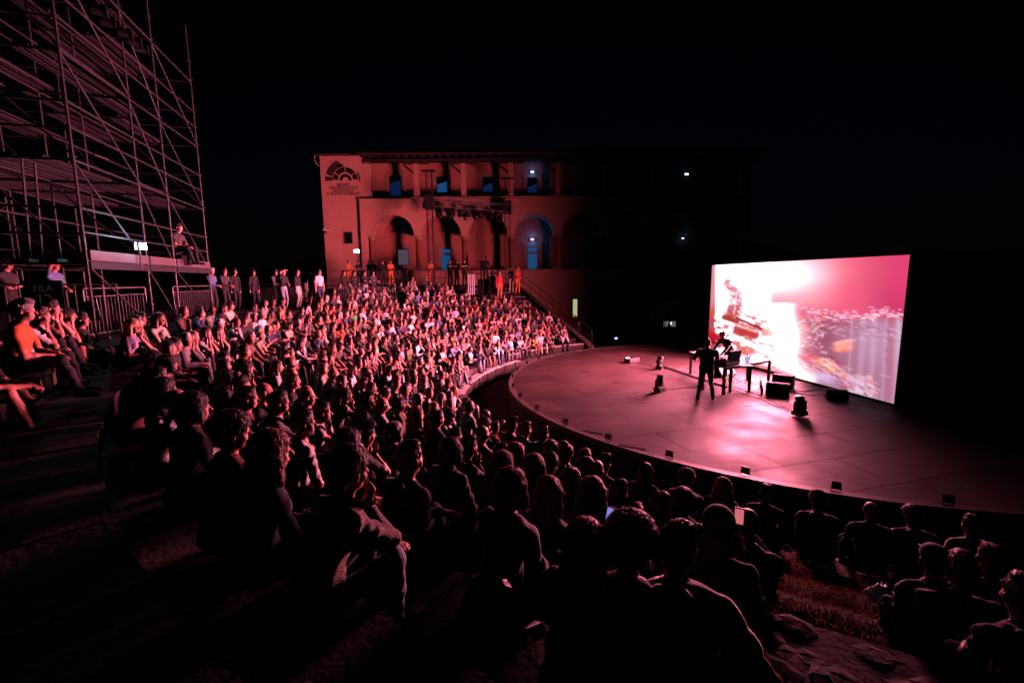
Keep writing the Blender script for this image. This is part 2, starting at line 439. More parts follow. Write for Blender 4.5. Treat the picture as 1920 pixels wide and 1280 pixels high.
# ---- stage ---------------------------------------------------------------
N = 160
st = MB()
for i in range(N):                        # core under the boards and skirt
    a0, a1 = 2*math.pi*i/N, 2*math.pi*(i+1)/N
    def q(r, a, z): return (CX+r*math.cos(a), CY+r*math.sin(a), z)
    st.cur = 0
    st.poly([q(RS-.04, a0, GROUND), q(RS-.04, a1, GROUND), q(RS-.04, a1, -.12), q(RS-.04, a0, -.12)])
stage = st.build('stage', M['drape'])
tag(stage, 'big round stage of dark boards with a pale worn rim', 'stage')
st = MB(); st.poly([(CX+(RS-.03)*math.cos(2*math.pi*i/N), CY+(RS-.03)*math.sin(2*math.pi*i/N), -0.03) for i in range(N)])
st.build('underlay', M['blackm'], stage)
st = MB()
for i in range(N):
    a0, a1 = 2*math.pi*i/N, 2*math.pi*(i+1)/N
    st.poly([q(RS-.16, a0, 0.003), q(RS, a0, 0.003), q(RS, a1, 0.003), q(RS-.16, a1, 0.003)])
    st.poly([q(RS, a0, 0.003), q(RS, a0, -.12), q(RS, a1, -.12), q(RS, a1, 0.003)])
    st.poly([q(RS-.16, a0, -.03), q(RS-.16, a0, .003), q(RS-.16, a1, .003), q(RS-.16, a1, -.03)])
st.build('rim', M['edge'], stage)

def clip_halfplane(poly, nx, ny, c):
    out = []
    for i in range(len(poly)):
        a, b = poly[i], poly[(i+1) % len(poly)]
        da, db = a[0]*nx+a[1]*ny-c, b[0]*nx+b[1]*ny-c
        if da <= 0: out.append(a)
        if da*db < 0:
            t = da/(da-db); out.append((a[0]+(b[0]-a[0])*t, a[1]+(b[1]-a[1])*t))
    return out
BA = R(16.5); bx, by = np.array([math.cos(BA), math.sin(BA)]), np.array([-math.sin(BA), math.cos(BA)])
o0 = np.array([6.14, 9.94]); BL, BW = 2.5, 1.2
nb = 0
for jj in range(-12, 20):
    for ii in range(-8, 9):
        off = (0.0, 1.25)[jj % 2]
        c0 = o0+bx*(ii*BL+off)+by*(jj*BW)
        pl = [c0+by*0, c0+bx*BL, c0+bx*BL+by*BW, c0+by*BW]
        g_ = 0.006
        pl = [c0+bx*g_+by*g_, c0+bx*(BL-g_)+by*g_, c0+bx*(BL-g_)+by*(BW-g_), c0+bx*g_+by*(BW-g_)]
        pl = [(p[0]-CX, p[1]-CY) for p in pl]
        if min(math.hypot(*p) for p in pl) > RS: continue
        cn = np.mean(pl, axis=0); ca = math.atan2(cn[1], cn[0])
        for s_ in range(-9, 10):
            a_ = ca+s_*R(5) if math.hypot(*cn) > 1 else s_*R(19)
            if len(pl) < 3: break
            pl = clip_halfplane(pl, math.cos(a_), math.sin(a_), RS-0.165)
        if len(pl) < 3: continue
        ar = 0.5*abs(sum(pl[i][0]*pl[(i+1) % len(pl)][1]-pl[(i+1) % len(pl)][0]*pl[i][1] for i in range(len(pl))))
        if ar < 0.03: continue
        m_ = MB(); dz = rs.uniform(-0.0015, 0.0015)
        T = [(p[0]+CX, p[1]+CY, dz) for p in pl]; B = [(p[0]+CX, p[1]+CY, -0.028) for p in pl]; n = len(T)
        m_.poly(T)
        for i in range(n): m_.poly([B[i], B[(i+1) % n], T[(i+1) % n], T[i]])
        m_.build('floor_board', M['board'], stage); nb += 1

# ---- LED screen -------------------------------------------------------------
S0 = np.array([10.80, 12.52, 0.06]); S1 = np.array([9.28, 21.30, 0.06])    # near and far foot
SH = 4.15
sd = (S1-S0)/np.linalg.norm(S1-S0); sn = np.array([-sd[1], sd[0], 0.0])
if sn[0] > 0: sn = -sn                                      # faces the audience
SW = float(np.linalg.norm(S1-S0))
# the video picture on the screen (a flat print of light), painted on a numpy grid; s runs along the screen from the far
# (left in view) end, t from the foot.  Features are given in "picture" coordinates and mapped by the perspective of a still of the video.
def homog(src, dst):
    A = []
    for (x, y), (u, v) in zip(src, dst):
        A.append([x, y, 1, 0, 0, 0, -u*x, -u*y, -u]); A.append([0, 0, 0, x, y, 1, -v*x, -v*y, -v])
    return np.linalg.svd(np.array(A, float))[2][-1].reshape(3, 3)
IW, IH = 1024, 512
Hm = homog([(0, 0), (1, 0), (1, 1), (0, 1)], [(1328, 668), (1675, 760), (1706, 478), (1337, 494)])
uu, vv = np.meshgrid((np.arange(IW)+.5)/IW, (np.arange(IH)+.5)/IH)
w_ = Hm[2, 0]*uu+Hm[2, 1]*vv+Hm[2, 2]
X = (Hm[0, 0]*uu+Hm[0, 1]*vv+Hm[0, 2])/w_; Y = (Hm[1, 0]*uu+Hm[1, 1]*vv+Hm[1, 2])/w_
def vnoise(x, y, seed):
    r = np.random.default_rng(seed).random((64, 64)); xi = np.floor(x).astype(int); yi = np.floor(y).astype(int)
    fx = x-xi; fy = y-yi; fx = fx*fx*(3-2*fx); fy = fy*fy*(3-2*fy)
    g_ = lambda a, b: r[a % 64, b % 64]
    return (g_(xi, yi)*(1-fx)+g_(xi+1, yi)*fx)*(1-fy)+(g_(xi, yi+1)*(1-fx)+g_(xi+1, yi+1)*fx)*fy
def fbm(x, y, seed, o=4):
    s = 0; a = 0.5
    for i in range(o): s = s+a*vnoise(x*2**i, y*2**i, seed+i); a *= .5
    return s
def ss(x, a, b):
    t = np.clip((x-a)/(b-a), 0, 1); return t*t*(3-2*t)
def lin(c): c = np.array(c, float)/255; return np.where(c < .04045, c/12.92, ((c+.055)/1.055)**2.4)
def blob(cx, cy, rx, ry, ang=0, p=2.0):
    c, s = math.cos(R(ang)), math.sin(R(ang)); dx, dy = X-cx, Y-cy
    a = (dx*c+dy*s)/rx; b = (-dx*s+dy*c)/ry
    return np.exp(-(np.abs(a)**p+np.abs(b)**p))
def seg(x0, y0, x1, y1, w):
    dx, dy = x1-x0, y1-y0; t = np.clip(((X-x0)*dx+(Y-y0)*dy)/(dx*dx+dy*dy), 0, 1)
    return np.exp(-((X-x0-t*dx)**2+(Y-y0-t*dy)**2)/(w*w))
def mixc(img, c, m):
    return img*(1-m[..., None])+lin(c)*m[..., None]
img = np.zeros((IH, IW, 3))+lin((216, 92, 122))
img = mixc(img, (194, 66, 100), ss(X, 1560, 1690))
img = mixc(img, (160, 45, 88), ss(X, 1600, 1710)*ss(Y, 500, 590))
img = mixc(img, (235, 90, 120), ss(X, 1640, 1540)*ss(Y, 600, 500))
# lower right: mauve stage picture
low = ss(Y, 580+0.02*(X-1500), 612+0.02*(X-1500))*ss(X, 1488, 1565)
img = mixc(img, (152, 96, 118), low)
img = mixc(img, (186, 156, 184), low*blob(1640, 640, 34, 50)*.9)
img = mixc(img, (165, 70, 96), low*blob(1668, 680, 7, 90)*.8)
img = mixc(img, (196, 186, 196), low*blob(1686, 640, 6, 60)*.7)
img = mixc(img, (120, 60, 88), low*blob(1540, 640, 22, 40)*.7)
img = mixc(img, (200, 150, 170), ss(Y, 700+.27*(X-1500), 730+.27*(X-1500))*ss(X, 1490, 1600)*.7)
img = mixc(img, (205, 58, 100), blob(1440, 712, 45, 26, 12, 3)*.95)
# white-hot field
heat = np.zeros((IH, IW))
heat += ss(X, 1338, 1345)*ss(X, 1456, 1432)*ss(Y, 700, 640)*1.0
heat += blob(1400, 510, 110, 40, -3)*1.0
heat += blob(1480, 525, 70, 26, -6)*0.28
heat += ss(X, 1418, 1440)*ss(X, 1508, 1470)*ss(Y, 566, 572)*ss(Y, 720, 640)*1.0
heat += blob(1470, 640, 36, 40, 40)*0.9
heat += seg(1440, 655, 1520, 715, 15)*0.6
heat += seg(1480, 690, 1540, 740, 9)*0.25
heat = np.clip(heat, 0, 1)
# splatter: torn red / orange / white at the lower left
n1 = fbm(X/15.0, (Y-.15*X)/6.0, 5, 5); n2 = fbm(X/4.0+7, Y/2.2+3, 21, 4); n3 = fbm((X+.5*Y)/10, (Y-.4*X)/2.0, 33, 4)
spl = ss(X, 1500, 1420)*ss(Y, 572, 600)*ss(Y, 745, 690)
holes = spl*ss(n1, .46, .58)
heat *= 1-holes*.80
img = mixc(img, (238, 74, 60), holes*.9)
img = mixc(img, (255, 150, 60), holes*ss(n2, .55, .72)*.9)
img = mixc(img, (96, 12, 24), holes*ss(n1, .64, .74)*.25)
# left orange strip
strip = ss(X, 1345, 1341)*ss(Y, 600, 585); heat *= 1-strip*.93; img = mixc(img, (250, 96, 70), strip)
# figure on the video, sideways man
man = np.clip(blob(1366, 529, 7.5, 9, 20, 3)+blob(1382, 560, 13.5, 27, -6, 4)+blob(1376, 586, 12, 14, 0, 4)+blob(1372, 543, 7, 7), 0, 1)
tears = ss(n3, .28, .40); man = man*(.35+.65*tears)
heat *= 1-man*.985; img = mixc(img, (205, 80, 88), man); img = mixc(img, (185, 60, 78), blob(1383, 560, 9, 22, -6, 4)*.8*man)
ln = seg(1384, 548, 1379, 590, 1.0)+seg(1370, 569, 1386, 570, 1.6); heat = np.clip(heat+np.clip(ln, 0, 1)*.5*man, 0, 1)
# table box and red slabs
for (x0, y0, x1, y1, w, c) in ((1386, 620, 1418, 630, 9, (206, 60, 60)), (1335, 632, 1360, 640, 7, (220, 30, 50)), (1385, 598, 1430, 618, 2.4, (150, 30, 60)),
                               (1332, 640, 1350, 652, 4, (170, 10, 40)), (1360, 596, 1384, 604, 5, (190, 60, 40))):
    q_ = np.clip(seg(x0, y0, x1, y1, w)*1.6, 0, 1); heat *= 1-q_*.96; img = mixc(img, c, q_)
for (x0, y0, x1, y1, w) in ((1386, 613, 1420, 624, 2.2), (1392, 640, 1412, 646, 3)):
    heat = np.clip(heat+seg(x0, y0, x1, y1, w)*.4, 0, 1)
# debris line along the top of the lower picture
rr_ = np.random.default_rng(4)
for i in range(150):
    t = rr_.random(); x = 1500+t*192+rr_.normal(0, 3); y = 582+6*math.sin(t*5)+t*14+rr_.normal(0, 4+4*(1-t)); l = rr_.uniform(2, 10)
    c = [(255, 225, 235), (235, 210, 255), (255, 140, 150)][rr_.integers(3)]
    img = mixc(img, c, np.clip(seg(x, y, x+l, y+l*rr_.uniform(-.1, .35), rr_.uniform(.5, 1.5))*rr_.uniform(.25, .85), 0, 1))
for i in range(70):
    x = rr_.uniform(1495, 1545); y = rr_.uniform(600, 665); l = rr_.uniform(2, 7)
    c = [(255, 200, 205), (250, 130, 130), (120, 30, 60)][rr_.integers(3)]
    img = mixc(img, c, np.clip(seg(x, y, x+l, y+l*rr_.uniform(-.6, .3), rr_.uniform(.6, 1.8))*.8, 0, 1))
# orange ball
bl = np.clip(blob(1585, 652, 17, 10, -8, 4), 0, 1); img = mixc(img, (255, 150, 120), bl*.95); img = mixc(img, (255, 225, 220), bl*blob(1578, 646, 11, 5)); img = mixc(img, (255, 210, 225), blob(1590, 642, 16, 3, -12)*.8)
img = mixc(img, (200, 60, 50), bl*blob(1584, 660, 4, 3))
# burst of streaks
for i in range(170):
    t = rr_.random(); x = 1475+t*155+rr_.normal(0, 9); y = 662+t*62+rr_.normal(0, 11); l = rr_.uniform(4, 26); a = R(rr_.normal(24, 10))
    c = [(255, 120, 90), (255, 190, 175), (255, 235, 240), (220, 200, 255), (235, 90, 100), (130, 40, 75)][rr_.integers(6)]
    img = mixc(img, c, np.clip(seg(x, y, x+l*math.cos(a), y+l*math.sin(a), rr_.uniform(.7, 2.6))*rr_.uniform(.2, .75), 0, 1))
for i in range(14):
    x = 1535+rr_.uniform(0, 30); y = 672+rr_.uniform(0, 20); l = rr_.uniform(20, 50); a = R(rr_.normal(42, 5))
    img = mixc(img, (255, 215, 130), np.clip(seg(x, y, x+l*math.cos(a), y+l*math.sin(a), .7)*.5, 0, 1))
for i in range(110):
    x = 1592+rr_.uniform(0, 46); y = 712+rr_.uniform(-6, 40)+.35*(x-1592); l = rr_.uniform(4, 22); a = R(rr_.normal(30, 6))
    c = [(255, 245, 255), (225, 215, 250), (250, 190, 215)][rr_.integers(3)]
    img = mixc(img, c, np.clip(seg(x, y, x+l*math.cos(a), y+l*math.sin(a), rr_.uniform(.5, 1.3))*rr_.uniform(.4, 1), 0, 1))
img = mixc(img, (205, 190, 235), blob(1548, 712, 22, 9, 25)*.8)
for i in range(9):
    img = mixc(img, (255, 190, 205), np.clip(seg(1455+i*4, 668+i*3, 1490+i*5, 706+i*4, .7)*.6, 0, 1))
heat *= ss(Y, 705+.27*(X-1440), 690+.27*(X-1440)) if False else 1
def blur(a, r):
    k_ = np.ones(2*r+1)/(2*r+1)
    for ax_ in (0, 1): a = np.apply_along_axis(lambda m_: np.convolve(np.pad(m_, r, mode='edge'), k_, 'valid'), ax_, a)
    return a
for i in range(9):
    img = mixc(img, [(216, 206, 222), (150, 76, 100)][i % 2], low*np.exp(-((X-(1600+i*10.5-.06*(Y-600)))/(2.2+i % 3))**2)*.28)
for i in range(150):
    x = rr_.uniform(1500, 1680); y = 600+.10*(x-1500)+rr_.exponential(16); l = rr_.uniform(3, 12); a = R(rr_.normal(12, 14))
    c = [(240, 205, 220), (215, 175, 205), (110, 52, 80), (230, 110, 120), (96, 44, 70)][rr_.integers(5)]
    img = mixc(img, c, np.clip(seg(x, y, x+l*math.cos(a), y+l*math.sin(a), rr_.uniform(.7, 2.2))*rr_.uniform(.2, .7), 0, 1))
img = mixc(img, (255, 160, 130), np.clip(blob(1583, 650, 15, 9, -8, 4), 0, 1)*.8)
img = blur(img, 1); heat = blur(blur(heat, 3), 2)
up = ss(Y, 592, 560); img = mixc(img, (255, 170, 185), up*ss(X, 1600, 1500)*.8); img = mixc(img, (190, 52, 96), up*ss(X, 1640, 1700)*.7)
low2 = ss(Y, 600, 615)*ss(X, 1560, 1620); img = mixc(img, (158, 120, 146), low2*.45)
SCREEN_PEAK = (380.0, 76.0, 118.0)
rad = img*1.0*np.array([1.0, .9, .95])
bord = ss(uu, 0, .03)*ss(uu, 1, .97)*ss(vv, 0, .05)*ss(vv, 1, .93)
rad = rad+(np.power(heat, 9.0)*bord)[..., None]*np.array(SCREEN_PEAK)+np.power(heat, 1.25)[..., None]*np.array([1.3, 1.5, 1.5])
rad *= (1-.03*((np.arange(IH) % 32) == 0))[:, None, None]
bimg = bpy.data.images.new('screen_picture', IW, IH, float_buffer=True, alpha=False)
bimg.colorspace_settings.name = 'Linear Rec.709'
px_ = np.ones((IH, IW, 4), np.float32); px_[..., :3] = rad
bimg.pixels.foreach_set(px_.ravel()); bimg.update()
print('screen mean', rad.mean(axis=(0, 1)))
sm = bpy.data.materials.new('led screen'); sm.use_nodes = True
nt = sm.node_tree; b_ = nt.nodes['Principled BSDF']; b_.inputs['Base Color'].default_value = (.01, .01, .01, 1); b_.inputs['Roughness'].default_value = .4
tx = nt.nodes.new('ShaderNodeTexImage'); tx.image = bimg; tx.extension = 'EXTEND'; uvn = nt.nodes.new('ShaderNodeUVMap'); uvn.uv_map = 'UVMap'
nt.links.new(uvn.outputs[0], tx.inputs[0]); nt.links.new(tx.outputs[0], b_.inputs['Emission Color'])
# video-wall LEDs are directional: they throw most of their light forward
ge = nt.nodes.new('ShaderNodeNewGeometry'); dt = nt.nodes.new('ShaderNodeVectorMath'); dt.operation = 'DOT_PRODUCT'
ab = nt.nodes.new('ShaderNodeMath'); ab.operation = 'ABSOLUTE'; pw = nt.nodes.new('ShaderNodeMath'); pw.operation = 'POWER'; pw.inputs[1].default_value = 2.0
nt.links.new(ge.outputs['Normal'], dt.inputs[0]); nt.links.new(ge.outputs['Incoming'], dt.inputs[1]); nt.links.new(dt.outputs['Value'], ab.inputs[0])
nt.links.new(ab.outputs[0], pw.inputs[0]); ml = nt.nodes.new('ShaderNodeMath'); ml.operation = 'MULTIPLY'; ml.inputs[1].default_value = 2.5
nt.links.new(pw.outputs[0], ml.inputs[0]); nt.links.new(ml.outputs[0], b_.inputs['Emission Strength'])

scr = empty('led_screen', tuple((S0+S1)/2-[0, 0, .06]), 0, 'huge glowing video wall at the back of the stage', 'screen')
o_ = np.array(scr.location)
P = []; F = []; UV = []
nx_, ny_ = 16, 8
for j in range(ny_+1):
    for i in range(nx_+1):
        P.append(S1+(S0-S1)*i/nx_+np.array([0, 0, SH*j/ny_])-o_)
for j in range(ny_):
    for i in range(nx_): F.append((j*(nx_+1)+i, j*(nx_+1)+i+1, (j+1)*(nx_+1)+i+1, (j+1)*(nx_+1)+i))
me = bpy.data.meshes.new('display'); me.from_pydata([tuple(p) for p in P], [], F); me.materials.append(sm)
uvl = me.uv_layers.new(name='UVMap')
for l in me.loops:
    vi = l.vertex_index; uvl.data[l.index].uv = ((vi % (nx_+1))/nx_, (vi//(nx_+1))/ny_)
dobj = link('display', me, scr)
fr = MB(); mid = (S0+S1)/2-o_
ang_s = math.atan2(sd[1], sd[0])
bk = mid-sn*0.07
fr.box((bk[0], bk[1], SH/2+.03), (SW+.10, .10, SH+.12), ang_s)
fr.build('cabinet', M['blackm'], scr)
for i in range(7):
    c = S0-o_+(S1-S0)*(i+.5)/7-sn*0.16
    MB().tube((c[0], c[1], -.04), (c[0], c[1], SH-.2), .03).build('support_post', M['truss'], scr)
    c2 = c-sn*1.4
    MB().tube((c2[0], c2[1], -.04), (c[0], c[1], SH-.9), .025).build('support_brace', M['truss'], scr)
    MB().tube((c2[0], c2[1], -.02), (c[0], c[1], -.02), .025).build('support_foot', M['truss'], scr)
# ================================================================== MUSEUM
YF = 35.0; ZF = 4.40; ZL = 9.66; ZT = 12.72; DEP = 1.7
mus = empty('museum', (-3.0, YF, ZF), 0, 'plastered museum with arched portico, open upper loggia and a logo on its left end', 'museum')
mo = np.array([-3.0, YF, ZF])
def mp(b): b.v = [tuple(np.array(p)-mo) for p in b.v]; return b
def mbuild(b, name, m, parent=None, **k):
    return mp(b).build(name, m, parent or mus, **k)
def sub(b, name, m, parent, **k): return mp(b).build(name, m, parent, **k)
AX = [-10.55+3.52*i for i in range(9)]            # pier axes
XL0, XL1 = -14.05, -11.05                          # the end block
XR = AX[-1]+0.3
# end block
b = MB(); b.box(((XL0+XL1)/2, YF+2.0, (ZT+ZF-3)/2), (XL1-XL0, 4.0, ZT-ZF+3)); mbuild(b, 'end_block', M['plaster'])
b = MB(); b.box(((XL0+XL1)/2, YF+2.0, ZT+.06), (XL1-XL0+.5, 4.4, .12)); mbuild(b, 'end_roof', M['tile'])
# front wall with arches
ZS = 6.98; AR = 1.49; TH = 0.5
def z_arch(x):
    for i in range(len(AX)-1):
        c = (AX[i]+AX[i+1])/2
        if abs(x-c) < AR: return ZS+math.sqrt(AR*AR-(x-c)**2)
    return ZS
xs = [XL1]
for i in range(len(AX)-1):
    c = (AX[i]+AX[i+1])/2; xs += [c-AR*math.cos(math.pi*j/28) for j in range(29)]
xs += [XR]
XW = AX[6]+.262
b = MB()
for i in range(len(xs)-1):
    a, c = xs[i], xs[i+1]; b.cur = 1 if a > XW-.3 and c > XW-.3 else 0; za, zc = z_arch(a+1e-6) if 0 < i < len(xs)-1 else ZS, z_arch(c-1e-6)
    if c-a > .3: za = zc = ZS
    b.poly([(a, YF, za), (c, YF, zc), (c, YF, ZL), (a, YF, ZL)])
    b.poly([(c, YF+TH, zc), (a, YF+TH, za), (a, YF+TH, ZL), (c, YF+TH, ZL)])
    b.poly([(a, YF+TH, za), (c, YF+TH, zc), (c, YF, zc), (a, YF, za)])
b.cur = 0; b.box(((XL1+AX[0]-.26)/2, YF+TH/2, (ZF+ZS)/2), (AX[0]-.26-XL1, TH, ZS-ZF))
mbuild(b, 'arcade_wall', [M['plaster'], M['facade_shade']])
b = MB(); b.box(((XL1+XR)/2+.05, YF+.02, ZL+.05), (XR-XL1+.1, .30, .10)); mbuild(b, 'ledge', M['trim'])
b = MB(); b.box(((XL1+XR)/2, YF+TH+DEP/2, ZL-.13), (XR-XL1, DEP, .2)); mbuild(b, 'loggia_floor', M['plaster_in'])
# vault ribs seen as lit soffits between front arch and back wall
for i in range(len(AX)-1):
    c = (AX[i]+AX[i+1])/2; b = MB()
    for j in range(20):
        t0, t1 = math.pi*j/20, math.pi*(j+1)/20; r = AR+.02
        b.poly([(c-r*math.cos(t0), YF+TH, ZS+r*math.sin(t0)), (c-r*math.cos(t1), YF+TH, ZS+r*math.sin(t1)), (c-r*math.cos(t1), YF+TH+DEP, ZS+r*math.sin(t1)), (c-r*math.cos(t0), YF+TH+DEP, ZS+r*math.sin(t0))])
    mbuild(b, 'vault', M['plaster_in'] if i < 6 else M['facade_shade'], smooth=True)
# back walls
YB = YF+TH+DEP
b = MB(); b.box(((XL1+XW)/2, YB+.25, (ZF+ZL)/2), (XW-XL1, .5, ZL-ZF)); b.cur = 1; b.box(((XW+XR)/2, YB+.25, (ZF+ZL)/2), (XR-XW, .5, ZL-ZF)); mbuild(b, 'portico_back_wall', [M['plaster_in'], M['facade_shade']])
b = MB(); b.box(((XL1+XW)/2, YB+.25, (ZL+ZT)/2), (XW-XL1, .5, ZT-ZL)); b.cur = 1; b.box(((XW+XR)/2, YB+.25, (ZL+ZT)/2), (XR-XW, .5, ZT-ZL)); mbuild(b, 'loggia_back_wall', [M['plaster_in'], M['facade_shade']])
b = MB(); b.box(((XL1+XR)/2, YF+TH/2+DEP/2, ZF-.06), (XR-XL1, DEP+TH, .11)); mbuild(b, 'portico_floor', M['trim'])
b = MB(); x0_, x1_ = XL0, 10.8; b.box(((x0_+x1_)/2, YF+.35, (GROUND-.3+ZF-.12)/2), (x1_-x0_, .6, ZF-.12-GROUND+.3)); b.cur = 1; b.box(((x1_+XR+3)/2, YF+.35, (GROUND-.3+ZF-.12)/2), (XR+3-x1_, .6, ZF-.12-GROUND+.3)); mbuild(b, 'plinth_wall', [M['plaster'], M['facade_shade']])
# brick columns
def column(x):
    c = empty('column', (0, 0, 0)); c.parent = mus; c.location = (x-mo[0], YF+TH/2-mo[1], 0)
    s_ = MB(); nb_ = 12; hh = (ZS-.30-.12)-ZF
    for i in range(18):
        z0 = .12+hh*i/18; r = .235 if i % 2 else .228
        s_.lathe((0, 0, z0+.004), [(r, 0), (r, hh/18-.012)], 14)
    s_.build('brick_shaft', M['brick'], c)
    s_ = MB(); s_.box((0, 0, .06), (.58, .50, .12)); s_.build('base', M['trim'], c)
    s_ = MB(); s_.lathe((0, 0, hh+.12), [(.23, 0), (.25, .03), (.25, .08), (.24, .10), (.33, .22)], 16); s_.box((0, 0, hh+.36), (.66, .56, .11)); s_.build('capital', M['trim'], c)
    return c
c0 = column(AX[0])
for x in AX[1:]:
    c = copy_tree(c0, mus); c.location = (x-mo[0], YF+TH/2-mo[1], 0)
# upper posts with timber struts
for i, x in enumerate([AX[0]-.25]+AX[1:]):
    b = MB(); b.box((x, YF+.22, (ZL+.1+12.16)/2), (.36 if i else .8, .34, 12.16-ZL-.1)); mbuild(b, 'loggia_post', M['plaster'] if i < 7 else M['facade_shade'])
    if i:
        b = MB(); b.box((x-.52, YF+.22, 11.78), (1.1, .14, .14), ry=R(38)); mbuild(b, 'timber_strut', M['timber'])
        b = MB(); b.box((x, YF+.22, 12.25), (1.9, .2, .18)); mbuild(b, 'timber_bracket', M['timber'])
b = MB(); b.box(((XL1+XR)/2, YF+.22, 12.42), (XR-XL1, .26, .16)); mbuild(b, 'timber_beam', M['timber'])
# roof: slab with rows of tiles at the eave
b = MB(); x0, x1 = XL1+.03, XR+.6
b.mesh([(x0, YF-.95, 12.52), (x1, YF-.95, 12.52), (x1, YB+1.6, 13.9), (x0, YB+1.6, 13.9), (x0, YF-.95, 12.64), (x1, YF-.95, 12.64), (x1, YB+1.6, 14.02), (x0, YB+1.6, 14.02)],
       [(3, 2, 1, 0), (4, 5, 6, 7), (0, 1, 5, 4), (1, 2, 6, 5), (2, 3, 7, 6), (3, 0, 4, 7)])
roof = mbuild(b, 'roof', M['tile'])
t_ = MB(); t_.path([(0, 0, 0), (0, .6, .16)], .09, 6); tile_me = t_.data('roof_tile', M['tile'])
for i in range(int((x1-x0)/.22)):
    o = link('roof_tile', tile_me, roof, (x0+.1+.22*i-mo[0], YF-1.0-mo[1], 12.66-mo[2]))
    if i > 118: break
rf_ = MB(); rf_.box((0, 0, 0), (.12, 1.3, .12), rx=R(14)); raf_me = rf_.data('rafter', M['timber'])
for i in range(int((x1-x0)/.62)):
    link('rafter', raf_me, roof, (x0+.3+.62*i-mo[0], YF-.35-mo[1], 12.56-mo[2]))
# windows and doors on the back walls (seen inside the arches)
gl_blue = emat('blue glass reflection glow', (.01, .10, .30), .55); gl_blue2 = emat('blue glass reflection glow low', (.005, .03, .14), .35); gl_grey = emat('grey curtained glass', (.12, .10, .14), .55)  # dim blue emission stands in for sky and lamps mirrored in the panes
def opening(name, x0, x1, z0, z1, Y, pane, head=None, trimw=.30, split=None, lower=None):
    o = empty(name, (0, 0, 0)); o.parent = mus
    b = MB()
    for (a, c, e, f) in ((x0-trimw, x0, z0, z1+trimw), (x1, x1+trimw, z0, z1+trimw), (x0, x1, z1, z1+trimw)):
        b.box(((a+c)/2, Y-.03, (e+f)/2), (c-a, .06, f-e))
    sub(b, 'surround', M['trim'], o)
    b = MB()
    for (a, c, e, f) in ((x0, x0+.06, z0, z1), (x1-.06, x1, z0, z1), (x0+.06, x1-.06, z1-.06, z1), (x0+.06, x1-.06, z0, z0+.06)):
        b.box(((a+c)/2, Y-.02, (e+f)/2), (c-a, .05, f-e))
    if split: b.box(((x0+x1)/2, Y-.025, split), (x1-x0-.12, .06, .16))
    sub(b, 'frame', M['timber'] if split is None else M['trim'], o)
    if lower:
        b = MB(); zz = z0+(z1-z0)*lower; b.poly([(x0+.06, Y-.012, z0+.06), (x1-.06, Y-.012, z0+.06), (x1-.06, Y-.012, zz+.12), (x0+.06, Y-.012, zz-.10)]); sub(b, 'reflection_sheet', pane, o)  # glowing sheet for the blue reflected in the lower pane
        b = MB(); b.box(((x0+x1)/2, Y-.004, (z0+z1)/2), (x1-x0, .008, z1-z0)); sub(b, 'pane', M['glass'], o)
    else:
        b = MB(); b.box(((x0+x1)/2, Y-.008, (z0+z1)/2), (x1-x0-.02, .012, z1-z0-.02)); sub(b, 'pane', pane, o)
    return o
def xb(px): return at(px, 400, YB)[0]
def zb(py): return at(850, py, YB)[2]
# upper row
opening('window', xb(733), xb(755), zb(368), zb(329), YB, gl_blue2, trimw=.3, lower=.72)
opening('window', xb(820), xb(841), zb(362), zb(331), YB, gl_blue, lower=.60)
opening('window', xb(905), xb(926), zb(362), zb(332), YB, gl_blue2, lower=.50)
opening('window', xb(988.5), xb(1008), zb(364), zb(334), YB, gl_blue2, lower=.5)
# ground row
opening('window', xb(742), xb(764), zb(497), zb(466), YB, gl_grey)
opening('door', xb(824), xb(844), ZF+.01, zb(466), YB, gl_blue, split=zb(476.5))
opening('door', xb(988), xb(1008), ZF+.01, zb(464), YB, gl_blue, split=zb(475))
# small window and camera on the end block
xa, xc = at(645, 440, YF)[0], at(661, 440, YF)[0]; za, zc = at(650, 457, YF)[2], at(650, 435, YF)[2]
opening('window', xa, xc, za, zc, YF, M['glass'], trimw=.02)
# downpipe and its horizontal run
b = MB(); xd = at(672, 368, YF-.08)[0]
b.path([(xd+4, YF-.20, ZL+.02), (xd, YF-.20, ZL+.02), (xd, YF-.10, ZL-.15), (xd, YF-.10, ZF-.8)], .05, 8); mbuild(b, 'downpipe', M['dark'])
# curved bracket at the roof corner
b = MB(); b.path([(XL0-.02, YF+.1, 12.0), (XL0-.30, YF+.1, 12.2), (XL0-.42, YF+.1, 12.5), (XL0-.40, YF+.1, 12.8)], .05, 6); mbuild(b, 'corner_pipe', M['trim'])
# security camera on the left edge
cc = empty('security_camera', tuple(at(613, 432, YF-.25)), 0, 'small white security camera on an arm at the left corner of the museum', 'camera')
MB().box((.16, 0, .02), (.34, .07, .10)).build('arm', M['paper'], cc); MB().box((-.12, -.10, .02), (.16, .3, .16), rx=R(-12)).build('housing', M['paper'], cc); MB().lathe((-.12, -.05, -.2), [(.09, 0), (.10, .08), (.07, .14)], 12).build('dome', M['grille'], cc)

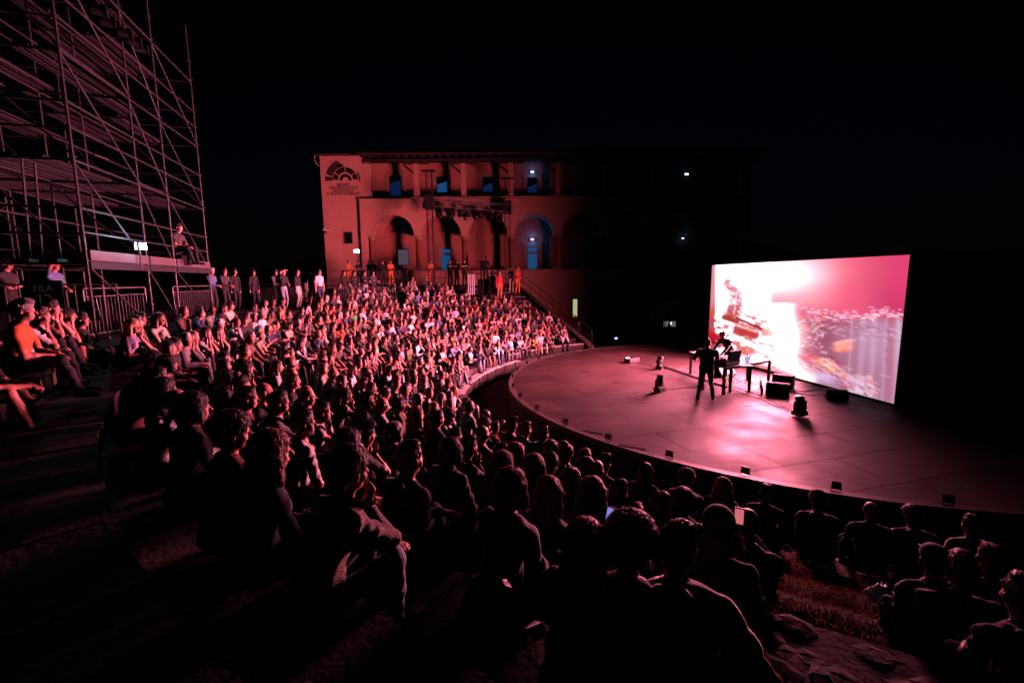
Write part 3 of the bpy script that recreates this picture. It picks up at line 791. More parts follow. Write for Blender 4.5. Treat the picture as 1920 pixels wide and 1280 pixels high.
# painted sign: theatre plan emblem and name
paint = mat('dark sign paint', (.012, .010, .012), .8)
sg = MB(); c_ = at(648, 338, YF); cx, cz = c_[0], c_[2]
def sector(r0, r1, a0, a1, ox=0, oz=0, n=8):
    for i in range(n):
        t0, t1 = R(a0+(a1-a0)*i/n), R(a0+(a1-a0)*(i+1)/n)
        sg.poly([(cx+ox+r0*math.cos(t0), YF-.012, cz+oz+r0*math.sin(t0)), (cx+ox+r1*math.cos(t0), YF-.012, cz+oz+r1*math.sin(t0)), (cx+ox+r1*math.cos(t1), YF-.012, cz+oz+r1*math.sin(t1)), (cx+ox+r0*math.cos(t1), YF-.012, cz+oz+r0*math.sin(t1))][::-1])
sector(.22, .46, -6, 186)
for (a0, a1) in ((3, 33), (37, 88), (92, 143), (148, 178)): sector(.56, .93, a0, a1)
for (a0, a1) in ((1, 32),): sector(.99, 1.10, a0-6, a1)
for j, (r0, r1) in enumerate(((.98, 1.08), (1.10, 1.24), (1.26, 1.38), (1.40, 1.50))):
    sector(r0, r1, 97+j*5, 165-j*1, .0, 0); sector(r0, r1, 167+j*.6, 182, 0, 0, 3)
sector(.97, 1.12, 96, 118, 0, 0, 4)
mbuild(sg, 'painted_emblem', paint)
for i, (txt, px, py, w) in enumerate((('MUSEO', 644, 346.3, 23), ('ARCHEOLOGICO', 643.5, 352.2, 53), ('NAZIONALE', 644, 357.8, 38), ('E TEATRO ROMANO', 645, 363.5, 63))):
    cu = bpy.data.curves.new('t', 'FONT'); cu.body = txt; cu.align_x = 'CENTER'; cu.align_y = 'CENTER'; cu.size = 1; cu.offset = .018
    to = bpy.data.objects.new('t', cu); COL.objects.link(to); bpy.context.view_layer.update()
    me = bpy.data.meshes.new_from_object(to.evaluated_get(bpy.context.evaluated_depsgraph_get())); wd = to.dimensions.x; bpy.data.objects.remove(to)
    me.materials.clear(); me.materials.append(paint)
    p = at(px, py, YF-.012); W_ = at(px+w/2, py, YF)[0]-at(px-w/2, py, YF)[0]
    s_ = W_/wd
    o = link('lettering', me, mus, tuple(p-mo), (R(90), 0, 0)); o.scale = (s_, s_, 1)

def glow(name, mcol, e, loc, label, cat, size=(.34, .12, .16), power=0, col=(.6, .75, 1), off=(0, -.12, 0), group=None, rad=.08, spot=None):
    o = empty(name, tuple(loc), 0, label, cat, group)
    MB().box((0, .02, 0), (size[0]+.06, size[1]*.6, size[2]+.05)).build('housing', M['black'], o)
    MB().box((0, -size[1]*.4, 0), size).build('lens', emat(name+' lens', mcol, e), o)
    l = bpy.data.lights.new(name, 'POINT'); l.energy = power; l.color = col; l.shadow_soft_size = rad
    lo = bpy.data.objects.new('bulb', l); COL.objects.link(lo); lo.parent = o; lo.location = off
    return o
glow('wall_lamp', (.40, .72, 1), 2.6, at(998, 323, YB-.12), 'cold wall lamp above the upper loggia window beside the last lit post', 'lamp', power=12, size=(.26,.10,.13), col=(.04, .25, 1))
glow('wall_lamp', (.40, .72, 1), 2.6, at(998, 449, YB-.12), 'cold wall lamp under the rightmost lit arch above a blue door', 'lamp', power=22, size=(.26,.10,.13), col=(.04, .25, 1))
glow('wall_lamp', (.35, .6, 1), 4, at(1287, 327, YB-.12), 'distant blue-white lamp high on the dark part of the museum', 'lamp', power=.5, size=(.26, .1, .12), col=(.4, .6, 1))
glow('wall_lamp', (.3, .5, 1), 4, at(1280, 447, YB-.12), 'faint small lamp low on the dark part of the museum', 'lamp', power=2.5, size=(.16, .1, .08), col=(.4, .6, 1))
glow('doorway_lamp', (.6, .7, .4), 1.0, at(1120, 450, YF+3), 'x', 'lamp', power=0) if False else None

# lit narrow doorway low in the plinth wall
dw = empty('lit_doorway', tuple(at(1078, 592, YF+.03)), 0, 'narrow doorway glowing pale yellow in the dark wall beyond the seating', 'doorway')
MB().box((0, 0, .62), (.34, .04, 1.3)).build('lit_opening', emat('lit doorway', (.55, .60, .28), .75), dw)
b = MB(); b.box((-.23, 0, .65), (.12, .12, 1.5)); b.box((.23, 0, .65), (.12, .12, 1.5)); b.box((0, 0, 1.36), (.34, .12, .14)); b.build('frame', M['dark'], dw)

# ================================================================== LIGHTING TRUSS in front of the museum
def truss(name, a, b, w, parent, n=None):
    a, b = np.array(a, float), np.array(b, float); d = b-a; L = np.linalg.norm(d); d /= L
    up = np.array([0, 0, 1.]) if abs(d[2]) < .9 else np.array([1., 0, 0]); s_ = np.cross(d, up); s_ /= np.linalg.norm(s_); up = np.cross(s_, d)
    cr = [a+s_*i*w/2+up*j*w/2 for i, j in ((-1, -1), (1, -1), (1, 1), (-1, 1))]
    ch = MB()
    for c in cr: ch.tube(c, c+d*L, .025, n=6)
    root = ch.build(name, M['truss'], parent); n = n or int(L/.5)
    dg = MB()
    for i in range(n):
        for q in range(4):
            p0, p1 = cr[q], cr[(q+1) % 4]
            if i % 2: p0, p1 = p1, p0
            dg.tube(p0+d*L*i/n, p1+d*L*(i+1)/n, .012, n=5, cap=False)
    dg.build('lattice', M['truss'], root); return root
ZT0 = row_z(13)
A_ = at(812, 380, 31.6); B_ = at(951, 392, 33.9)
rig = empty('lighting_truss', (A_[0], A_[1], ZT0), 0, 'black goalpost lighting truss with two lattice towers before the museum arches', 'truss')
ro = np.array(rig.location)
topA = at(803, 322, 31.6)[2]; topB = at(945, 336, 33.9)[2]
a0 = np.array([A_[0]-.25, A_[1], ZT0]); b0 = np.array([B_[0], B_[1], ZT0])
truss('tower', a0-ro, [a0[0]-ro[0]+.02, a0[1]-ro[1], topA-ro[2]], .36, rig)
truss('tower', b0-ro, [b0[0]-ro[0], b0[1]-ro[1], topB-ro[2]], .36, rig)
for p, t in ((a0, topA), (b0, topB)):
    q = p-ro; MB().box((q[0], q[1], t-ro[2]+.05), (.9, .3, .1)).build('head_block', M['truss'], rig)
    MB().box((q[0], q[1], A_[2]-ro[2]), (.62, .62, .9)).build('sleeve_block', M['truss'], rig)
    MB().box((q[0], q[1], .08), (1.2, 1.2, .06)).build('base_plate', M['truss'], rig)
truss('cross_truss', np.array([A_[0]-.2, A_[1], A_[2]])-ro, np.array([B_[0]+.4, B_[1], B_[2]])-ro, .5, rig, 16)

def moving_head():
    r = empty('moving_head_light', (0, 0, 0))
    MB().box((0, 0, -.09), (.40, .34, .16)).build('base', M['black'], r)
    y = MB(); y.box((0, 0, -.20), (.44, .16, .06)); y.box((-.21, 0, -.36), (.05, .16, .34)); y.box((.21, 0, -.36), (.05, .16, .34)); y.build('yoke', M['black'], r)
    h = MB(); h.lathe((0, 0, 0), [(.10, -.20), (.17, -.14), (.18, .02), (.15, .16), (.16, .22), (.15, .27)], 16, 'Y'); ho = h.build('head', M['black'], r, smooth=False)
    ho.location = (0, 0, -.42)
    l = MB(); l.lathe((0, .272, 0), [(.13, 0), (.12, .012)], 16, 'Y'); l.build('lens', M['glass'], ho)
    return r
mh0 = moving_head()
def place_head(loc, rz, tilt, label, group, flip=False, first=[True]):
    o = mh0 if first[0] else copy_tree(mh0); first[0] = False
    o.location = tuple(loc); o.rotation_euler = (math.pi if flip else 0, 0, rz)
    tag(o, label, 'stage light', group)
    for c in o.children:
        if c.name.startswith('head'): c.rotation_euler = (tilt, 0, 0)
    return o
ords = ['leftmost', 'second from the left', 'third from the left', 'third from the right', 'second from the right', 'rightmost']
for i, px in enumerate((822, 844, 870, 890, 915, 935)):
    t = (px-812)/(951-812); p = A_*(1-t)+B_*t
    # slide along the cross truss so it hangs at its place
    place_head((p[0], p[1], p[2]-.27), R(150+22*(i % 3)), R((-58, -78, -62, -85, -55, -75)[i]), 'moving head light hanging '+ords[i]+' under the cross truss', 'moving heads hung on the truss')
for i, (px, lab) in enumerate(((833, 'between the first and second moving heads'), (858, 'between the second and third moving heads'), (900, 'between the fourth and fifth moving heads'), (926, 'between the last two moving heads'))):
    t = (px-812)/(951-812); p = A_*(1-t)+B_*t
    o = empty('par_can', (p[0], p[1]+.3, p[2]-.28), 0, 'black par can on the truss '+lab, 'stage light', 'par cans on the truss')
    MB().lathe((0, 0, -.32), [(.13, -.16), (.14, 0), (.09, .20), (.04, .24)], 12).build('can', M['black'], o).rotation_euler = (R(25), R(20*(i-1)), 0)
    MB().box((0, 0, -.10), (.30, .03, .24)).build('bracket', M['black'], o)
for (px, py, lab, dp) in ((795, 383, 'left', 31.6), (955, 392, 'right', 33.9)):
    p = at(px, py, dp-.3); o = empty('chain_hoist', tuple(p), 0, 'black chain hoist hanging at the %s tower of the truss' % lab, 'hoist')
    MB().lathe((0, 0, -.3), [(.06, 0), (.12, .06), (.12, .4), (.08, .48)], 10).build('motor', M['blackm'], o); MB().tube((0, 0, .15), (0, .2, 1.0), .012, n=5).build('chain', M['truss'], o)
# ================================================================== SCAFFOLD TOWER
sN = np.array([-8.5, 9.25, 0]); su = np.array([-.262, .965, 0]); sv = np.array([-.965, -.262, 0])
ZB = 2.42; Z1 = 4.08; LIFT = 1.98
scf = empty('scaffold_tower', (sN[0], sN[1], ZB), 0, 'tall galvanised scaffold tower with four plank decks at the left', 'scaffold')
so = np.array([sN[0], sN[1], ZB])
SB = [0, 2.41, 3.95, 6.51]; DV = [0, 1.75, 3.5, 5.2]
def sp(i, j, z): return sN+su*(SB[i] if isinstance(i, int) else i)+sv*(DV[j] if isinstance(j, int) else j)+np.array([0, 0, z])-so
TOP = Z1+LIFT*3+1.0
def shared(name, L, r, m):
    k = (name, round(L, 3), r)
    if k not in SHM: SHM[k] = MB().tube((0, 0, 0), (0, 0, L), r, n=8).data(name, m)
    return SHM[k]
SHM = {}
def bar(name, a, b, r=.024, parent=None, m=None):
    a = Vector(a); b = Vector(b); d = b-a
    o = link(name, shared(name, d.length, r, m or M['steel']), parent or scf, a); o.rotation_mode = 'QUATERNION'; o.rotation_quaternion = Vector((0, 0, 1)).rotation_difference(d); return o
for i in range(4):
    for j in range(4):
        bar('standard', sp(i, j, ZB), sp(i, j, TOP+(.6 if (i+j) % 2 else 0)), .0245)
        for z in [Z1-1.0]+[Z1+LIFT*q_+h_ for q_ in range(4) for h_ in (0, .55, 1.02)]:
            if j in (0, 3) and z < TOP:
                q = sp(i, j, z); o = link('rosette', SHM.setdefault('ros', MB().lathe((0, 0, -.012), [(.05, 0), (.062, .006), (.062, .018), (.05, .024)], 10).data('rosette', M['steel'])), scf, q)
for lv in range(4):
    z = Z1+LIFT*lv
    for j in range(4):
        for i in range(3):
            bar('ledger', sp(i, j, z-.06), sp(i+1, j, z-.06))
            if lv < 3 and j in (0, 3, 1):
                bar('guard_rail', sp(i, j, z+1.02), sp(i+1, j, z+1.02))
                if j != 1: bar('guard_rail', sp(i, j, z+.55), sp(i+1, j, z+.55))
    for i in range(4):
        for j in range(3):
            bar('transom', sp(i, j, z-.06), sp(i, j+1, z-.06))
            if i in (0, 3) and lv < 3: bar('guard_rail', sp(i, j, z+1.02), sp(i, j+1, z+1.02)); bar('guard_rail', sp(i, j, z+.52), sp(i, j+1, z+.52))
    # diagonals on the front and back face, falling away from the viewer
    for i in range(3):
        if lv == 3: break
        bar('brace', sp(i, 0, z+LIFT-.10), sp(i+1, 0, z+.02), .022)
        if i != 1: bar('brace', sp(i+1, 3, z+LIFT-.10), sp(i, 3, z+.02), .022)
    for j in range(3):
        if lv == 3: break
        bar('brace', sp(3 if lv % 2 else 1, j, z+.02), sp(3 if lv % 2 else 1, j+1, z+LIFT-.1), .022)
    for j in (0, 2) if lv < 3 else (): bar('brace', sp(0, j, z+.02), sp(0, j+1, z+LIFT-.1), .022)
for i in range(3): bar('brace', sp(i, 0, Z1-.1), sp(i+1, 0, ZB+.05), .022)
bar('ledger', sp(0, 0, ZB+.45), sp(1, 0, ZB+.45)) if False else None
bar('guard_rail', sp(2.0, 0, ZB+.35), sp(1, 0, ZB+.35))
# planks: each one a part, ribbed aluminium, with gaps
def plank(L):
    b = MB(); w = .30
    b.box((L/2, 0, 0), (L, w, .012))
    for y in (-w/2+.012, -.06, .06, w/2-.012): b.box((L/2, y, -.034), (L, .022, .05))
    for x in (.02, L-.02): b.box((x, 0, -.03), (.03, w-.05, .045))
    return b.data('deck_plank', M['alu'])
ang_u = math.atan2(su[1], su[0])
nd = np.random.default_rng(2)
for i in range(3):
    L = SB[i+1]-SB[i]-.05; me = plank(L)
    for lv in range(4):
        for y in np.arange(.18, 5.2, .46):
            if lv == 3 and y > 2.6: continue
            if nd.random() < (.10, .32, .5, .65)[lv]: continue
            q = sp(SB[i]+.025, float(y), Z1+LIFT*lv+.02)
            link('deck_plank', me, scf, tuple(q), (0, 0, ang_u))
# toe boards on the first deck front
for i in range(3):
    L = SB[i+1]-SB[i]; c = sp((SB[i]+SB[i+1])/2, -.05, Z1+.10)
    MB().box(tuple(c), (L-.06, .03, .20), ang_u).build('toe_board', M['toe'], scf)
    c = sp((SB[i]+SB[i+1])/2, -.03, Z1-.10); MB().box(tuple(c), (L-.05, .05, .14), ang_u).build('deck_beam', M['steel'], scf)
# ladder between first and second deck
for s_ in (0, .34):
    bar('ladder_rail', sp(.5+s_, 1.2, Z1+.05), sp(.15+s_, .9, Z1+LIFT-.05), .02)
# things hanging and lying on the scaffold
fl = empty('floodlight', tuple(at(261, 462, 11.0)), 0, 'dazzling white-blue floodlight clamped to the scaffold at its first deck', 'floodlight')
fo = np.array(fl.location)
MB().box((0, 0, 0), (.10, .24, .17), ang_u+R(90)).build('housing', M['black'], fl); MB().box((.07, -.04, 0), (.02, .22, .15), ang_u+R(90)-R(50)).build('lens', emat('floodlight lens', (.55, .78, 1), 60), fl)
MB().tube((0, 0, -.5), (0, 0, .1), .02).build('stem', M['black'], fl)
l = bpy.data.lights.new('floodlight', 'POINT'); l.energy = 26; l.color = (.5, .72, 1); l.shadow_soft_size = .1
lo = bpy.data.objects.new('bulb', l); COL.objects.link(lo); lo.parent = fl; lo.location = (.22, -.2, .05)
tp = empty('tarpaulin_heap', tuple(sp(1.1, 4.0, Z1+LIFT+.04)+so), 0, 'crumpled reddish tarpaulin heap lying on the second scaffold deck', 'tarpaulin')
rt = random.Random(3); n = 14; b = MB(); P = []
for j in range(n):
    for i in range(n):
        x, y = (i/(n-1)-.5)*2.0, (j/(n-1)-.5)*1.3; e = max(0, 1-(x/1.0)**2)*max(0, 1-(y/.65)**2); P.append((x, y, .62*math.sqrt(e)*rt.uniform(.8, 1.1)+.01))
b.mesh(P, [(j*n+i, j*n+i+1, (j+1)*n+i+1, (j+1)*n+i) for j in range(n-1) for i in range(n-1)]); b.build('sheet', M['tarp'], tp, smooth=True)
# strip of orange pilot lamps under the third deck
os_ = empty('lamp_strip', tuple(at(190, 295, 12.2)), 0, 'short strip of tiny orange pilot lamps on the second scaffold deck', 'lamp strip')
MB().box((0, 0, 0), (.5, .04, .06), R(100)).build('bar', M['black'], os_)
em_o = emat('orange pilot', (1, .22, .02), .5)
for i in range(7):
    q = np.array([math.cos(R(100)), math.sin(R(100))])*(-.22+.073*i)
    MB().box((q[0]+.03, q[1]-.02, -.01), (.02, .02, .02)).build('pilot_lamp', em_o, os_)
# row of small fixtures hung high on the tower
for i, (px, py, Y_) in enumerate(((232, 62, 11.0), (250, 78, 11.6), (263, 92, 12.2), (183, 20, 10.4), (200, 42, 10.8))):
    o = empty('hung_spotlight', tuple(at(px, py, Y_)), R(-60), 'small spotlight hung under the top deck, %s' % ['above the second pole', 'in the middle of the right group', 'nearest the third pole', 'nearest the top edge', 'lower of the left pair'][i], 'spotlight', 'spotlights under the top deck')
    MB().lathe((0, 0, 0), [(.05, -.16), (.09, -.10), (.10, .12), (.12, .16)], 12, 'Y').build('can', M['black'], o); MB().box((0, 0, .14), (.22, .03, .22)).build('yoke', M['black'], o)
# horizontal truss arms with cables at the right of the tower top
b = MB();

# ---- crowd barriers
def barrier(L, nb):
    r = empty('crowd_barrier', (0, 0, 0))
    f = MB(); f.path([(0, 0, .12), (0, 0, 1.05), (.04, 0, 1.09), (L-.04, 0, 1.09), (L, 0, 1.05), (L, 0, .12), (0, 0, .12)], .019, 6); f.tube((0, 0, .92), (L, 0, .92), .012, n=6); f.build('frame', M['cushion'], r)
    bm = MB().tube((0, 0, .12), (0, 0, .92), .008, n=5).data('bar', M['cushion'])
    for i in range(1, nb): link('bar', bm, r, (L*i/nb, 0, 0))
    ft = MB(); ft.box((.15, 0, .03), (.06, .6, .03)); ft.box((.15, 0, .08), (.03, .03, .12)); fm = ft.data('foot', M['cushion'])
    link('foot', fm, r); link('foot', fm, r, (L-.3, 0, 0))
    return r
B0 = barrier(2.3, 18)
bp_ = [((168, 641), (258, 628), 'barrier between the two nearest scaffold poles with a white sheet tied at its end'),
       ((330, 600), (385, 590), 'barrier just right of the scaffold behind the seated crowd'),
       ((480, 592), (540, 588), 'barrier in the left half of the dark back row fence'), ((540, 588), (592, 583), 'barrier in the middle of the back row fence behind the white trousers'),
       ((592, 583), (642, 578), 'barrier at the right end of the back row fence')]
for i, (p0, p1, lab) in enumerate(bp_):
    zt = ZB if i == 0 else 2.4
    if i == 0: q0 = at(168, 641, 9.5); q1 = at(258, 628, 11.2)
    elif i == 1: q0 = at(330, 600, 14.3); q1 = at(378, 600, 15.8)
    else: q0 = at(p0[0], 570, 21.2); q1 = q0+np.array([1.0, 0.1*0, 0])
    o = B0 if i == 0 else copy_tree(B0)
    o.location = (q0[0], q0[1], zt); o.rotation_euler = (0, 0, math.atan2(q1[1]-q0[1], q1[0]-q0[0]) if i < 2 else R(8))
    if i >= 2: o.location = (at(480, 570, 21.0)[0]+(i-3)*2.05+2.05-.0, 21.4+(i-2)*.3, 2.4); o.scale = (.88, 1, 1.0)
    tag(o, lab, 'barrier', 'steel crowd barriers')
ps = empty('paper_sheet', tuple(at(170, 583, 9.35)), R(-75), 'white paper sheet tied to a scaffold pole beside the barrier', 'paper')
MB().box((0, 0, 0), (.30, .006, .42), R(85), ry=R(-5)).build('sheet', M['paper'], ps)
# row number board
fb = empty('row_sign', tuple(at(82, 552, 8.6)), R(12), 'dark board reading FILA 12 hanging behind the left group', 'sign')
MB().box((0, .01, 0), (.62, .015, .52)).build('board', M['blackm'], fb)
sgm = emat('grey lettering with glow', (.3, .22, .25), .06, (.2, .2, .2))  # lettering is no lamp; a faint glow is added so it reads
for txt, z, sz in (('FILA', .11, .17), ('12', -.10, .26)):
    cu = bpy.data.curves.new('t', 'FONT'); cu.body = txt; cu.align_x = 'CENTER'; cu.align_y = 'CENTER'; cu.size = sz
    to = bpy.data.objects.new('t', cu); COL.objects.link(to); bpy.context.view_layer.update()
    me = bpy.data.meshes.new_from_object(to.evaluated_get(bpy.context.evaluated_depsgraph_get())); bpy.data.objects.remove(to); me.materials.clear(); me.materials.append(sgm)
    link('lettering', me, fb, (0, -.002, z), (R(90), 0, 0))
# fence bars behind the left group
fn = empty('railing', tuple(at(10, 600, 8.4)*[1, 1, 0]+[0, 0, 2.35]), 0, 'dark railing with thin uprights behind the left group', 'railing')
f0 = np.array(fn.location)
for i in range(12):
    q = at(-60+26*i, 600, 8.6+.12*i)*[1, 1, 0]+[0, 0, 2.35]-f0
    bar('bar', tuple(q), (q[0], q[1], q[2]+1.25), .014, fn)
q0 = at(-60, 600, 8.6)*[1, 1, 0]+[0, 0, 3.6]-f0; q1 = at(-60+26*11, 600, 8.6+1.32)*[1, 1, 0]+[0, 0, 3.6]-f0
bar('top_rail', tuple(q0), tuple(q1), .02, fn)
# tripod floodlight near the museum corner
tf = empty('stand_floodlight', tuple(at(669, 471, 30.2)*[1, 1, 0]+[0, 0, ZT0]), 0, 'bright white floodlight on a thin stand by the museum corner', 'floodlight')
zt = at(669, 471, 30.2)[2]-ZT0
MB().tube((0, 0, 0), (0, 0, zt), .025).build('stand', M['truss'], tf); MB().box((0, .03, zt), (.36, .1, .22)).build('housing', M['black'], tf); MB().box((0, -.035, zt), (.30, .03, .17)).build('lens', emat('stand flood lens', (.5, .72, 1), 60), tf)
for a in (0, 2.1, 4.2): MB().tube((0, 0, .7), (.5*math.cos(a), .5*math.sin(a), .03), .015, n=6).build('leg', M['truss'], tf)
l = bpy.data.lights.new('stand_floodlight', 'POINT'); l.energy = 22; l.color = (.45, .65, 1); l.shadow_soft_size = .12
lo = bpy.data.objects.new('bulb', l); COL.objects.link(lo); lo.parent = tf; lo.location = (0, -.25, zt)
# terrace railing and stair by the museum
tr = empty('terrace_railing', tuple(at(640, 540, 29.5)*[1, 1, 0]+[0, 0, ZT0]), 0, 'thin metal railing along the upper terrace in front of the arches', 'railing')
t0 = np.array(tr.location); pts_ = [at(px, 540, 29.6+.003*(px-640))*[1, 1, 0]+[0, 0, ZT0]-t0 for px in range(620, 985, 24)]
pts_ = [p for p in pts_]
for h in (.5, 1.05): MB().path([p+[0, 0, h] for p in pts_], .02).build('rail', M['steel'], tr)
for p in pts_: MB().tube(p, p+[0, 0, 1.05], .02, n=6).build('post', M['steel'], tr)
# equipment hut / control box with barriers on the top terrace
hb = empty('control_cage', tuple(at(912, 540, 29.0)*[1, 1, 0]+[0, 0, ZT0-.56]), 0, 'low metal cage with a flat top and pale panels between arches and steps', 'cage')
b = MB(); b.box((0, 0, 1.34), (2.4, 1.0, .06)); b.build('top', M['steel'], hb)
for i in range(4): MB().box((-1.08+.055*0+.12*i, -.5, .66), (.05, .03, 1.28)).build('pale_panel', M['paper'], hb)
for i in range(6): MB().tube((-.5+.34*i, -.5, 0), (-.5+.34*i, -.5, 1.3), .015, n=6).build('bar', M['steel'], hb)
MB().box((.1, .1, .5), (1.3, .6, 1.0)).build('dark_case', M['blackm'], hb)
# small lit shrub at the left back
sh = empty('shrub', tuple(at(573, 566, 22.0)*[1, 1, 0]+[0, 0, 2.4]), 0, 'small yellow-green shrub lit behind the standing couple', 'shrub')
rb = random.Random(2); b = MB()
for i in range(420):
    a, e, r = rb.uniform(0, 6.28), rb.uniform(0, 1.5), rb.uniform(.25, .5); c = np.array([r*math.cos(a)*math.cos(e), r*math.sin(a)*math.cos(e), .25+r*math.sin(e)*1.2]); u = np.array([rb.uniform(-1, 1) for _ in range(3)])*.06; w = np.array([rb.uniform(-1, 1) for _ in range(3)])*.06
    b.poly([c, c+u, c+w])
b.build('foliage', M['greenshrub'], sh)
for i in range(5): MB().tube((0, 0, 0), (rb.uniform(-.3, .3), rb.uniform(-.3, .3), .5), .012, .005, n=5).build('stem', M['timber'], sh)
# ================================================================== PEOPLE
def rotx(a): c, s = math.cos(a), math.sin(a); return np.array([[1, 0, 0], [0, c, -s], [0, s, c]])
def roty(a): c, s = math.cos(a), math.sin(a); return np.array([[c, 0, s], [0, 1, 0], [-s, 0, c]])
def rotz(a): c, s = math.cos(a), math.sin(a); return np.array([[c, -s, 0], [s, c, 0], [0, 0, 1]])
I3 = np.eye(3)
def V(*a): return np.array(a, float)

class Sdf:
    def __init__(s): s.p = []
    def cone(s, a, b, ra, rb, lab=0, k=.02, sub=False): s.p.append(('c', V(*a), V(*b), ra, rb, lab, k, sub)); return s
    def ell(s, c, r, rot=None, lab=0, k=.02, sub=False): s.p.append(('e', V(*c), V(*r), I3 if rot is None else rot, None, lab, k, sub)); return s
    @staticmethod
    def dist(p, X_, Y_, Z_):
        if p[0] == 'c':
            a, b, ra, rb = p[1:5]; d = b-a; L2 = max(1e-9, float(d@d))
            t = np.clip(((X_-a[0])*d[0]+(Y_-a[1])*d[1]+(Z_-a[2])*d[2])/L2, 0, 1)
            return np.sqrt((X_-a[0]-t*d[0])**2+(Y_-a[1]-t*d[1])**2+(Z_-a[2]-t*d[2])**2)-(ra+(rb-ra)*t)
        c, r, m = p[1:4]
        x, y, z = X_-c[0], Y_-c[1], Z_-c[2]
        u = x*m[0, 0]+y*m[1, 0]+z*m[2, 0]; v = x*m[0, 1]+y*m[1, 1]+z*m[2, 1]; w = x*m[0, 2]+y*m[1, 2]+z*m[2, 2]
        k0 = np.sqrt((u/r[0])**2+(v/r[1])**2+(w/r[2])**2); k1 = np.sqrt((u/r[0]**2)**2+(v/r[1]**2)**2+(w/r[2]**2)**2)+1e-9
        return k0*(k0-1)/k1
    def bounds(s, p, m):
        if p[0] == 'c': lo = np.minimum(p[1]-p[3], p[2]-p[4]); hi = np.maximum(p[1]+p[3], p[2]+p[4])
        else: r = max(p[2]); lo = p[1]-r; hi = p[1]+r
        return lo-m, hi+m
    def mesh(s, h, noise=None, adapt=0.0):
        lo = np.min([s.bounds(p, .05)[0] for p in s.p if not p[7]], axis=0); hi = np.max([s.bounds(p, .05)[1] for p in s.p if not p[7]], axis=0)
        n = np.ceil((hi-lo)/h).astype(int)+1
        D = np.full(n, .15, np.float32)
        ax = [lo[i]+h*np.arange(n[i]) for i in range(3)]
        for p in s.p:
            l, u = s.bounds(p, p[6]+3*h+.01)
            i0 = np.clip(np.floor((l-lo)/h).astype(int), 0, n); i1 = np.clip(np.ceil((u-lo)/h).astype(int)+1, 0, n)
            if np.any(i1 <= i0): continue
            X_, Y_, Z_ = np.meshgrid(ax[0][i0[0]:i1[0]], ax[1][i0[1]:i1[1]], ax[2][i0[2]:i1[2]], indexing='ij', sparse=True)
            d = s.dist(p, X_, Y_, Z_); S = D[i0[0]:i1[0], i0[1]:i1[1], i0[2]:i1[2]]; k = p[6]
            if p[7]:
                q = np.clip(.5-.5*(S+d)/k, 0, 1); S[...] = S*(1-q)+(-d)*q+k*q*(1-q)
            else:
                q = np.clip(.5+.5*(S-d)/k, 0, 1); S[...] = S*(1-q)+d*q-k*q*(1-q)
        if noise is not None:
            X_, Y_, Z_ = np.meshgrid(*ax, indexing='ij', sparse=True); D += noise(X_, Y_, Z_).astype(np.float32)
        g = vdb.FloatGrid(.15); g.copyFromArray(np.ascontiguousarray(D)); pts, tri, quad = g.convertToPolygons(0.0, adapt)
        pts = np.asarray(pts, float)*h+lo
        return pts, [np.asarray(tri, int).reshape(-1, 3), np.asarray(quad, int).reshape(-1, 4)]
    def label(s, C_):
        best = np.full(len(C_), 9.0); lab = np.zeros(len(C_), int)
        for p in s.p:
            if p[7] or p[5] < 0: continue
            d = s.dist(p, C_[:, 0], C_[:, 1], C_[:, 2]); m = d < best; best[m] = d[m]; lab[m] = p[5]
        return lab

def to_mesh(name, pts, polys, labs, mats, smooth=True):
    tri, quad = polys
    me = bpy.data.meshes.new(name)
    nt_, nq = len(tri), len(quad)
    me.vertices.add(len(pts)); me.vertices.foreach_set('co', pts.astype(np.float32).ravel())
    loops = np.concatenate([tri[:, ::-1].ravel(), quad[:, ::-1].ravel()]).astype(np.int32)
    me.loops.add(len(loops)); me.loops.foreach_set('vertex_index', loops)
    me.polygons.add(nt_+nq)
    start = np.concatenate([np.arange(nt_)*3, nt_*3+np.arange(nq)*4]).astype(np.int32)
    me.polygons.foreach_set('loop_start', start)
    for m in mats: me.materials.append(m)
    me.polygons.foreach_set('material_index', labs.astype(np.int32))
    me.polygons.foreach_set('use_smooth', np.ones(nt_+nq, bool))
    me.update(calc_edges=True)
    return me

def ik(a, b, l1, l2, pole):
    a, b, pole = map(lambda q: np.asarray(q, float), (a, b, pole))
    d = b-a; L = np.linalg.norm(d)
    if L > (l1+l2)*.995: b = a+d/L*(l1+l2)*.995; d = b-a; L = np.linalg.norm(d)
    u = d/L; t = (l1*l1-l2*l2+L*L)/(2*L); hgt = math.sqrt(max(0, l1*l1-t*t))
    w = pole-u*(pole@u); w /= np.linalg.norm(w)+1e-9
    return a+u*t+w*hgt, b

SEATED = {
 'lap':    dict(lean=10, hr=(.09, .30, .25), hl=(-.08, .33, .24), say='hands on lap'),
 'chin':   dict(lean=36, hr='chinR', hl='chinL', elb='knee', say='chin on both hands'),
 'clasp':  dict(lean=28, hr=(.03, .50, .24), hl=(-.03, .50, .25), say='hands clasped forward'),
 'cheek':  dict(lean=26, hr='chinR', hl=(.03, .42, .25), elb='knee', say='chin on one hand'),
 'hug':    dict(lean=16, hr=(.05, .50, .10), hl=(-.05, .50, .13), say='arms round knees'),
 'cross':  dict(lean=4, hr=(-.13, .20, .33), hl=(.13, .22, .36), say='arms folded'),
 'phone':  dict(lean=8, hr=(.05, .38, .52), hl=(.0, .36, .30), say='holding up a phone'),
 'back':   dict(lean=-12, hr=(.26, -.26, .03), hl=(-.24, -.24, .03), say='leaning back'),
 'look':   dict(lean=20, hr=(.12, .36, .28), hl='chinL', elb='knee', yaw=18, say='chin on left hand'),
 'side':   dict(lean=-3, hr=(.50, .06, .04), hl=(-.05, .30, .25), side=9, say='leaning on one arm'),
}
